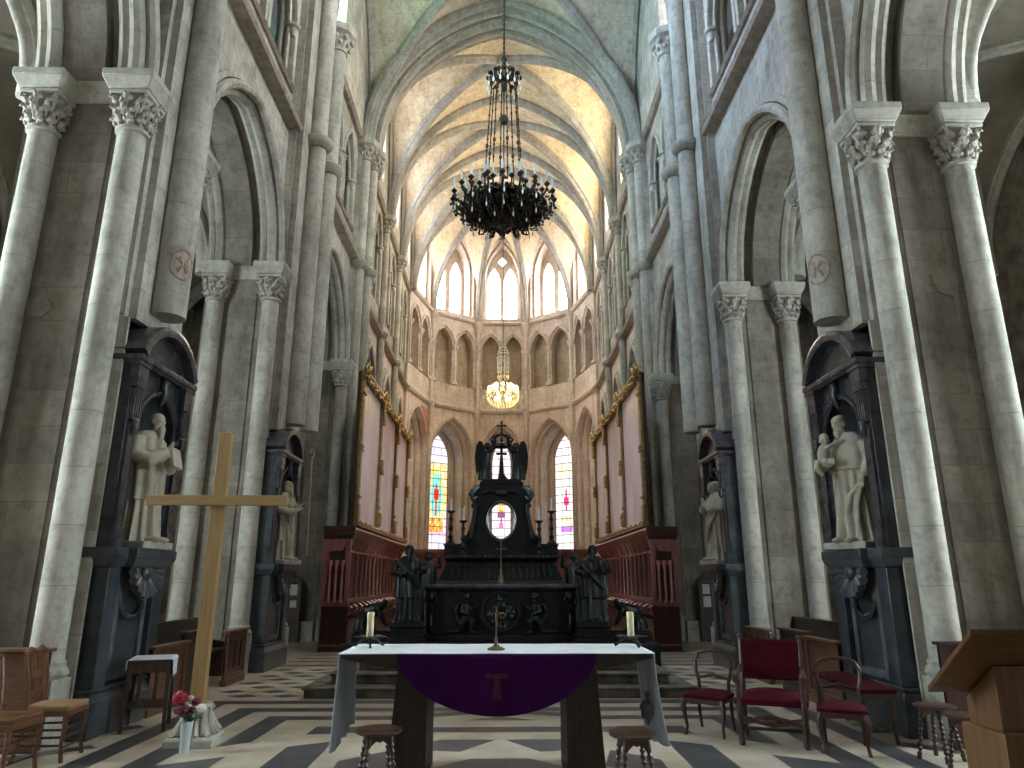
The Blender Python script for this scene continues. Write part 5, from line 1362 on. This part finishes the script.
# ================================================================ side table with a lace cloth, by the left niche
t = thing('side_table', 'tall narrow open-sided wooden stand with shelf beside the left niche', 'table', (-3.93, 8.58, 0), R(18))
for x in (-.19, .19):
    for y in (-.22, .22):
        b = MB(); b.tbox((x*1.12-.02, x*1.12+.02, y*1.1-.02, y*1.1+.02, 0), (x-.02, x+.02, y-.02, y+.02, .70)); b.build('leg', M['darkoak'], t)
b = MB(); b.box(-.22, .22, -.25, .25, .70, .73); b.build('top', M['darkoak'], t, bevel=.004)
b = MB(); b.box(-.205, .205, -.24, -.215, .60, .70); b.box(-.205, .205, .215, .24, .60, .70); b.box(-.205, -.18, -.24, .24, .60, .70); b.box(.18, .205, -.24, .24, .60, .70); b.build('apron', M['darkoak'], t)
b = MB(); b.box(-.2, .2, -.23, .23, .24, .265); b.build('shelf', M['darkoak'], t)
for x in (-.08, .08): b = MB(); b.box(x-.018, x+.018, -.232, -.21, .265, .61); b.build('slat', M['darkoak'], t)
b = MB(); b.box(.185, .205, -.05, .0, .265, .61); b.box(.185, .205, .08, .12, .265, .61); b.build('side_slats', M['darkoak'], t)
t = thing('lace_cloth', 'white lace-edged runner draped over the tall wooden stand at left', 'cloth', (-3.93, 8.58, .73), R(18))
b = MB(); vs = []; fs = []; n, m = 34, 16
for i in range(n+1):
    for j in range(m+1):
        u = -.34+.745*i/n; v = -.262+.524*j/m
        edge = .19-.018*abs(sin(9*v/.524*PI/2))
        if u < -.225: x, z = -.229, -min(abs(u+.225), .1)
        elif u > .225: x, z = .232+.012*sin(20*v)*(u-.225)*6, -(u-.225)*edge/.18
        else: x, z = u, .004
        vs.append((x, v, z))
for i in range(n):
    for j in range(m): fs.append((i*(m+1)+j, (i+1)*(m+1)+j, (i+1)*(m+1)+j+1, i*(m+1)+j+1))
b.add(vs, fs); o = b.build('cloth', M['lace'], t, ang=60); md = o.modifiers.new('thick', 'SOLIDIFY'); md.thickness = .005; md.offset = 1

# ================================================================ chairs at the left edge
def rush_chair(label, loc, rz, splat='slats', group=None):
    """faces -y"""
    t = thing('chair', label, 'chair', loc, rz, group)
    b = MB(); vs = [(-.20, -.2), (-.215, -.16), (-.18, .2), (.18, .2), (.215, -.16), (.20, -.2)]
    b.prism(vs, XY, .43, .475); b.build('seat', M['rush'] if splat == 'slats' else M['honey'], t, bevel=.012)
    b = MB(); b.prism([(x*1.02, y*1.02) for x, y in vs], XY, .385, .432); b.build('seat_rail', M['honey'], t, bevel=.004)
    for s in (-1, 1):
        b = MB(); b.tube([(s*.185, -.17, .43), (s*.20, -.185, .3), (s*.19, -.17, .15), (s*.20, -.195, .0)], [.026, .022, .018, .02], 8); b.build('front_leg', M['honey'], t)
        b = MB(); b.tube([(s*.175, .24, 0), (s*.165, .19, .25), (s*.165, .18, .45), (s*.18, .21, .7), (s*.185, .26, .93)], [.02, .02, .022, .02, .016], 8); b.build('rear_leg', M['honey'], t)
        b = MB()
        for z in (.14, .27): b.tube([(s*.195, -.17, z), (s*.168, .2, z)], .011, 6)
        b.build('side_rung', M['darkoak'], t)
    b = MB()
    for z in (.12, .2, .28, .36): b.tube([(-.19, -.175, z), (.19, -.175, z)], .011, 6)
    b.build('front_rungs', M['darkoak'], t)
    b = MB(); b.tube([(-.185, .26, .92), (-.1, .262, .95), (0, .265, .925), (.1, .262, .95), (.185, .26, .92)], [.02, .032, .028, .032, .02], 8); b.build('crest_rail', M['honey'], t)
    if splat == 'slats':
        b = MB(); b.tube([(-.172, .195, .58), (0, .2, .60), (.172, .195, .58)], .016, 7); b.build('cross_rail', M['honey'], t)
        for x in (-.09, -.03, .03, .09): b = MB(); b.tbox((x-.013, x+.013, .19, .205, .59), (x-.015, x+.015, .25, .265, .93)); b.build('slat', M['honey'], t)
        b = MB(); b.tbox((-.1, .1, .205, .215, .70), (-.1, .1, .22, .23, .76)); b.build('mid_rail', M['honey'], t)
    else:
        b = MB(); b.prism([(-.07, .5), (.07, .5), (.05, .6), (.09, .72), (.06, .93), (-.06, .93), (-.09, .72), (-.05, .6)], lambda a, c, d: (a, d+(c-.5)*.16, c), .185, .20); b.build('splat', M['honey'], t)
    return t
rush_chair('honey wooden chair with rush seat, closest to the dark marble niche at left', (-4.16, 7.24, 0), R(96))
rush_chair('brown wooden chair cut by the left edge of the picture', (-4.22, 6.62, 0), R(88), 'splat')
rush_chair('wooden chair with its back to the pew panel, between the two others at left', (-4.80, 7.02, 0), R(100), 'splat')

# ================================================================ pews and panels
def panelled(name, label, cat, loc, rz, L, h, n, mat='oak', tracery=False, sloped=0):
    """upright panelled front along x (0..L), face at y = 0 looking -y"""
    t = thing(name, label, cat, loc, rz)
    b = MB(); b.box(0, L, .02, .05, .0, h); b.build('board', M[mat], t)
    b = MB(); b.box(-.01, L+.01, -.02, .07, 0, .09); b.box(0, L, .0, .05, .09, .16); b.build('plinth', M[mat], t, bevel=.005)
    b = MB(); b.box(-.02, L+.02, -.03, .10+sloped, h, h+.035); b.build('cap_rail', M[mat], t, bevel=.006)
    for q in range(n+1):
        x = min(max(L*q/n, .04), L-.04); b = MB(); b.box(x-.04, x+.04, 0, .05, .16, h); b.build('stile', M[mat], t, bevel=.004)
    if tracery:
        b = MB()
        for q in range(n):
            x0, x1 = L*q/n+.05, L*(q+1)/n-.05; xm = (x0+x1)/2; k = 3; w = (x1-x0)/k
            for j in range(k):
                c = x0+w*(j+.5); b.prism(archhole(c-w*.3, c+w*.3, .24, h-.2, h-.1, 5), XZ, -.0, .022)
        b.build('tracery', M['darkoak'], t)
    return t
panelled('wooden_pew', 'brown wooden pew back in front of the left pier, behind the chairs', 'pew', (-6.32, 7.45, 0), 0, 1.88, .9, 3)
panelled('prayer_desk', 'plain oak prie-dieu front just behind the lace-covered stand', 'pew', (-4.2, 9.15, 0), R(90), 1.0, .76, 1)
panelled('prayer_desk', 'dark oak pew front half hidden behind the wooden cross', 'pew', (-4.28, 10.2, 0), R(90), .85, .86, 1, 'darkoak')
panelled('prayer_desk', 'oak pew end with carved pointed tracery near the second left niche', 'pew', (-4.22, 11.65, 0), R(90), .85, .78, 1, tracery=True)
def pew(label, loc, rz, L):
    t = thing('pew', label, 'pew', loc, rz)
    b = MB(); b.box(0, L, 0, .38, .42, .46); b.build('seat', M['darkoak'], t, bevel=.006)
    b = MB(); b.box(0, L, .38, .42, .1, .92); b.box(-.01, L+.01, .36, .44, .92, .96); b.build('backrest', M['darkoak'], t, bevel=.006)
    for x in (0, L-.04): b = MB(); b.prism([(0, 0), (.42, 0), (.42, .94), (.34, .94), (.28, .6), (0, .55)], lambda a, c, d: (d, a, c), x, x+.04); b.build('end_panel', M['darkoak'], t)
    return t
pew('dark oak pew in the first left archway behind the panelled fronts', (-4.75, 10.35, 0), R(90), 2.6)
pew('dark oak pew in the first right archway behind the panelled fronts', (4.75, 12.95, 0), R(-90), 2.6)
panelled('wooden_pew', 'dark reddish wooden pew back against the right pier, behind the lectern', 'pew', (4.40, 7.45, 0), 0, 1.88, .95, 4, 'stalldark')
panelled('prayer_desk', 'plain oak prie-dieu front behind the red bench', 'pew', (4.2, 10.3, 0), R(-90), 1.0, .80, 1)
panelled('prayer_desk', 'dark oak pew front glimpsed behind the red armchair', 'pew', (4.28, 11.4, 0), R(-90), .9, .84, 1, 'darkoak')
panelled('prayer_desk', 'oak pew end with pointed tracery near the second right niche', 'pew', (4.22, 12.75, 0), R(-90), .95, .78, 1, tracery=True)
# dark notice frames with white sheets leaning by the third piers
for s, nm in ((-1, 'left'), (1, 'right')):
    t = thing('notice_board', 'dark arched wooden notice frame with white sheets, behind the second %s niche' % nm, 'notice board', (s*5.62, 19.55, 0))
    b = MB(); b.panel([(-.34, 0), (.34, 0)]+rarch(-.34, .34, 1.35, 10)[::-1], [[(-.28, .85), (.28, .85)]+rarch(-.28, .28, 1.35, 10)[::-1]], XZ, -.03, .05)
    b.box(-.34, .34, -.06, .08, 0, .08); b.build('frame', M['darkoak'], t, bevel=.006)
    b = MB(); b.box(-.3, .3, .03, .045, .1, 1.5); b.build('backing', M['stalldark'], t)
    for x, z, w, h in ((-.13, 1.32, .2, .25), (.12, 1.3, .2, .28), (-.12, 1.0, .2, .27), (.13, .9, .17, .26)):
        b = MB(); b.box(x-w/2, x+w/2, .022, .029, z-h/2, z+h/2); b.build('sheet', M['paper'], t)

# ================================================================ red velvet chairs
def cushion(b, w, d, z0, z1, taper=.96):
    n = 10; vs = []; fs = []
    for i in range(n+1):
        for j in range(n+1):
            u, v = -1+2*i/n, -1+2*j/n
            h = (1-abs(u)**2.6)*(1-abs(v)**2.6)
            q = 1-.03*max(abs(u), abs(v))**8
            vs.append((u*w/2*(taper if v > 0 else 1)*q, v*d/2*q, z0+(z1-z0)*(.50+.62*h)))
    for i in range(n):
        for j in range(n): fs.append((i*(n+1)+j, (i+1)*(n+1)+j, (i+1)*(n+1)+j+1, i*(n+1)+j+1))
    b.add(vs, fs); k = len(b.v)
    b.tbox((-w/2, w/2, -d/2, d/2, z0), (-w/2, w/2, -d/2, d/2, z0+(z1-z0)*.5))
def balloon_chair(label, loc, rz):
    """faces -y, cabriole front legs, open balloon back"""
    t = thing('red_chair', label, 'chair', loc, rz); t.scale = (1, 1, .88)
    b = MB(); cushion(b, .45, .42, .40, .49); b.build('seat', M['velvet'], t, ang=50, bevel=.01)
    b = MB(); pr = [(-.22, .405), (.22, .405), (.22, .36), (.12, .345), (0, .355), (-.12, .345), (-.22, .36)]
    b.prism(pr, XZ, -.215, -.19); b.box(-.22, -.2, -.21, .2, .36, .405); b.box(.2, .22, -.21, .2, .36, .405); b.box(-.2, .2, .18, .2, .36, .405); b.build('seat_rail', M['stoolwood'], t, bevel=.005)
    for s in (-1, 1):
        b = MB(); b.tube([(s*.195, -.19, .40), (s*.215, -.215, .32), (s*.205, -.20, .2), (s*.19, -.19, .09), (s*.20, -.215, .02), (s*.205, -.235, .0)], [.027, .03, .021, .016, .018, .017], 8); b.build('front_leg', M['stoolwood'], t)
        b = MB(); b.tube([(s*.18, .27, 0), (s*.18, .21, .2), (s*.18, .195, .42)], [.016, .019, .022], 8); b.build('rear_leg', M['stoolwood'], t)
    b = MB(); hp = [(-.165, .20, .42), (-.165, .205, .56), (-.195, .215, .68), (-.205, .235, .80), (-.165, .255, .885), (-.08, .262, .915), (0, .264, .92), (.08, .262, .915), (.165, .255, .885), (.205, .235, .80), (.195, .215, .68), (.165, .205, .56), (.165, .20, .42)]
    b.tube(hp, [.019]*3+[.02]*2+[.023]*3+[.02]*2+[.019]*3, 9); b.build('back_hoop', M['stoolwood'], t)
    b = MB(); b.tube([(-.175, .208, .60), (-.09, .208, .615), (0, .21, .64), (.09, .208, .615), (.175, .208, .60)], [.016, .02, .024, .02, .016], 8); b.build('back_rail', M['stoolwood'], t)
    return t
balloon_chair('small red velvet chair with open hoop back, left of the red armchair', (2.26, 8.25, 0), R(-33))
balloon_chair('small red velvet chair with open hoop back, right of the red armchair', (3.34, 7.45, 0), R(-24))
t = thing('red_armchair', 'large red velvet armchair with square padded back and scrolled arms', 'armchair', (2.79, 7.80, 0), R(-23)); t.scale = (1.06, 1, .93)
b = MB(); cushion(b, .66, .54, .40, .53, .98); b.build('seat', M['velvet'], t, ang=50, bevel=.012)
b = MB(); b.tbox((-.285, .285, .235, .285, .60), (-.28, .28, .315, .365, 1.03)); b.build('backrest', M['velvet'], t, bevel=.02)
for s in (-1, 1):
    b = MB(); pts = []; rs = []
    for q in range(25):
        u = q/24; pts.append((s*.285, -.255, .68*u)); rs.append(.024+.007*abs(sin(u*PI*6)))
    b.tube(pts, rs, 10); b.ell((s*.285, -.255, .03), (.033, .033, .03), 10, 7); b.build('front_leg', M['stoolwood'], t)
    b = MB(); b.tube([(s*.285, .25, 0), (s*.285, .24, .45), (s*.285, .27, .7), (s*.285, .345, 1.045)], [.024, .026, .024, .022], 8); b.ell((s*.285, .345, 1.06), (.03, .03, .03), 8, 6); b.build('rear_leg', M['stoolwood'], t)
    b = MB(); b.tube([(s*.285, .29, .74), (s*.29, .1, .73), (s*.30, -.12, .70), (s*.30, -.27, .72), (s*.30, -.33, .69), (s*.30, -.32, .645), (s*.30, -.28, .65)], [.022, .024, .028, .034, .034, .028, .02], 9); b.build('armrest', M['stoolwood'], t)
    b = MB(); b.tube([(s*.285, -.25, .12), (s*.285, .24, .12)], .017, 7); b.build('side_stretcher', M['stoolwood'], t)
b = MB(); b.tube([(-.285, .02, .12), (.285, .02, .12)], .018, 7); b.tube([(-.285, .24, .36), (.285, .24, .36)], .018, 7); b.build('stretcher', M['stoolwood'], t)
b = MB()                                # carved front stretcher: an open lozenge between scrolls
for s in (-1, 1):
    b.tube([(-.28, -.25, .25+s*.03), (-.16, -.25, .25+s*.008), (0, -.25, .25+s*.045), (.16, -.25, .25+s*.008), (.28, -.25, .25+s*.03)], [.018, .02, .016, .02, .018], 8)
b.ell((0, -.25, .25), (.09, .015, .03), 10, 7); b.build('carved_stretcher', M['stoolwood'], t)
t = thing('red_bench', 'long red velvet bench along the right marble niche', 'bench', (3.86, 8.3, 0), R(-94))
b = MB(); b.T = Matrix.Translation((0, 0, 0)); cushion(b, 1.40, .36, .48, .565, 1); b.build('seat', M['velvet'], t, ang=50, bevel=.01)
b = MB(); b.box(-.69, .69, -.17, .17, .42, .482); b.build('seat_rail', M['darkoak'], t, bevel=.004)
for x in (-.62, .62):
    for y in (-.14, .14):
        b = MB(); b.tube([(x, y, .44), (x*1.01, y*1.05, .3), (x*.985, y, .12), (x*1.01, y*1.1, 0)], [.026, .024, .017, .02], 8); b.build('leg', M['darkoak'], t)
b = MB(); b.tube([(-.62, 0, .12), (.62, 0, .12)], .014, 7)
for x in (-.62, .62): b.tube([(x, -.14, .12), (x, .14, .12)], .014, 7)
b.build('stretcher', M['darkoak'], t)

# a dark chair half hidden by the lectern
t = thing('side_chair', 'dark wooden stool-chair with curved legs tucked against the lectern', 'chair', (3.95, 5.98, 0), R(20))
b = MB(); b.box(-.2, .2, -.2, .2, .44, .49); b.build('seat', M['stoolwood'], t, bevel=.015)
for x in (-.16, .16):
    for y in (-.16, .16): b = MB(); b.tube([(x, y, .45), (x*1.2, y*1.2, .34), (x*1.0, y*1.0, .14), (x*1.15, y*1.15, 0)], [.03, .028, .018, .02], 8); b.build('leg', M['stoolwood'], t)
b = MB(); b.box(-.17, .17, -.012, .012, .15, .18); b.box(-.17, -.15, -.16, .16, .15, .18); b.box(.15, .17, -.16, .16, .15, .18); b.build('stretcher', M['stoolwood'], t)

# ================================================================ lectern
t = thing('lectern', 'large light-brown oak lectern with sloping reading board at the right edge', 'lectern', (2.62, 3.9, 0))
b = MB(); b.T = Matrix.Translation((0, 0, 0))
b.prism([(-.31, 1.362), (-.31, 1.332), (.13, 1.012), (.13, 1.042)], lambda a, c, d: (d, a, c), -.34, .42); b.build('reading_board', M['lectern2'], t, bevel=.005)
b = MB(); b.prism([(-.1, .84), (.16, .84), (.16, .985), (-.1, 1.172)], lambda a, c, d: (d, a, c), -.12, .34)
b.build('head_box', M['lectern'], t, bevel=.006)
b = MB(); b.box(-.145, .38, -.14, .2, .0, .86); b.build('body', M['lectern'], t, bevel=.006)
b = MB(); b.box(-.07, .36, -.155, -.138, .62, .66); b.box(-.0, .36, -.15, -.138, .2, .62); b.build('front_panel', M['lectern'], t, bevel=.004)
b = MB(); b.box(-.19, .42, -.2, .24, 0, .08); b.build('base', M['lectern'], t, bevel=.008)

# ================================================================ marks on the vault shafts and piers
for s, nm in ((-1, 'left'), (1, 'right')):
    b = MB(); cx, cy, cz, r = s*4.24, 8.46, 5.45, .2165
    # a painted consecration cross: ring and four petals lying on the curved drum
    def onshaft(u, v, e=0): a = u/r; return (cx-s*(r+e)*cos(a)*1.0, cy-(r+e)*sin(a), cz+v)
    ring = [(.15*cos(2*PI*q/30), .2*sin(2*PI*q/30)) for q in range(31)]
    b.tube([onshaft(u+.14, v) for u, v in ring], .013, 5)
    for k in range(4):
        a = PI/4+PI/2*k; b.tube([onshaft(.14+.02*cos(a), .02*sin(a)), onshaft(.14+.09*cos(a+.25), .12*sin(a+.25)), onshaft(.14+.11*cos(a-.2), .14*sin(a-.2)), onshaft(.14+.02*cos(a), .02*sin(a))], .012, 5)
    struct(b.build('trim_12_'+nm, M['redpaint']))
for pts in ([(-5.62, 4.72), (-5.50, 4.78), (-5.34, 4.76), (-5.27, 4.66), (-5.36, 4.55), (-5.52, 4.54), (-5.64, 4.62)], [(5.18, 5.15), (5.34, 5.24), (5.58, 5.16), (5.66, 5.02), (5.52, 4.98), (5.42, 4.86), (5.26, 4.92), (5.22, 5.04)]):
    b = MB(); b.prism(pts, XZ, 7.80, 7.84); struct(b.build('trim_13', M['plasterpatch'], ang=0))

# repeats share a group
GR = {'statue_niche': 'dark marble niches on the piers', 'stool': 'twisted-leg stools', 'chair': 'wooden chairs by the left pier', 'red_chair': 'small red velvet chairs',
      'prayer_desk': 'panelled prayer desks in front of the arches', 'pew': 'dark pews in the arches', 'wooden_pew': 'pew backs against the first piers', 'notice_board': 'notice boards by the third piers',
      'choir_stalls': 'choir stalls', 'framed_paintings': 'framed canvases over the stalls', 'crouching_statue': 'crouching figures beside the altar', 'stall_screen': 'screens behind the altar'}
for o in list(COL.objects):
    if o.parent is None and 'category' in o and 'group' not in o:
        k = o.name.split('.')[0]
        if k in GR: o['group'] = GR[k]
        elif k == 'statue': o['group'] = 'black saints beside the altar' if o['label'].startswith('black') else 'stone statues in the niches'
        elif k == 'angel_statue': o['group'] = 'angels on the retable' if 'crown' in o['label'] else 'angels beside the altar'
# ---------------------------------------------------------------- camera, daylight
cd = bpy.data.cameras.new('camera'); cam = bpy.data.objects.new('camera', cd); COL.objects.link(cam)
cam.location = (0, 0, 1.6); cam.rotation_euler = (R(90+15.4), 0, -R(.862))
cd.sensor_width = 36; cd.lens = 36*705/1024; cd.clip_start = .05; cd.clip_end = 200
scene.camera = cam
def area(name, loc, tgt, sx, sy, power, col):
    l = bpy.data.lights.new(name, 'AREA'); l.shape = 'RECTANGLE'; l.size = sx; l.size_y = sy; l.energy = power; l.color = col
    o = bpy.data.objects.new(name, l); COL.objects.link(o); o.location = loc
    o.rotation_euler = (Vector(tgt)-Vector(loc)).to_track_quat('-Z', 'Y').to_euler(); return o
w = bpy.data.worlds.new('World'); scene.world = w; w.use_nodes = True
bg = w.node_tree.nodes['Background']; bg.inputs[0].default_value = (.90, .95, 1, 1); bg.inputs[1].default_value = .10
scene.view_settings.view_transform = 'Standard'; scene.view_settings.look = 'None'
scene.view_settings.gamma = 1; scene.view_settings.use_curve_mapping = False; scene.view_settings.exposure = .22
cy = scene.cycles
cy.use_denoising = True
try: cy.denoiser = 'OPENIMAGEDENOISE'
except Exception: pass
cy.max_bounces = 7; cy.diffuse_bounces = 5; cy.sample_clamp_indirect = 8; cy.caustics_reflective = False; cy.caustics_refractive = False
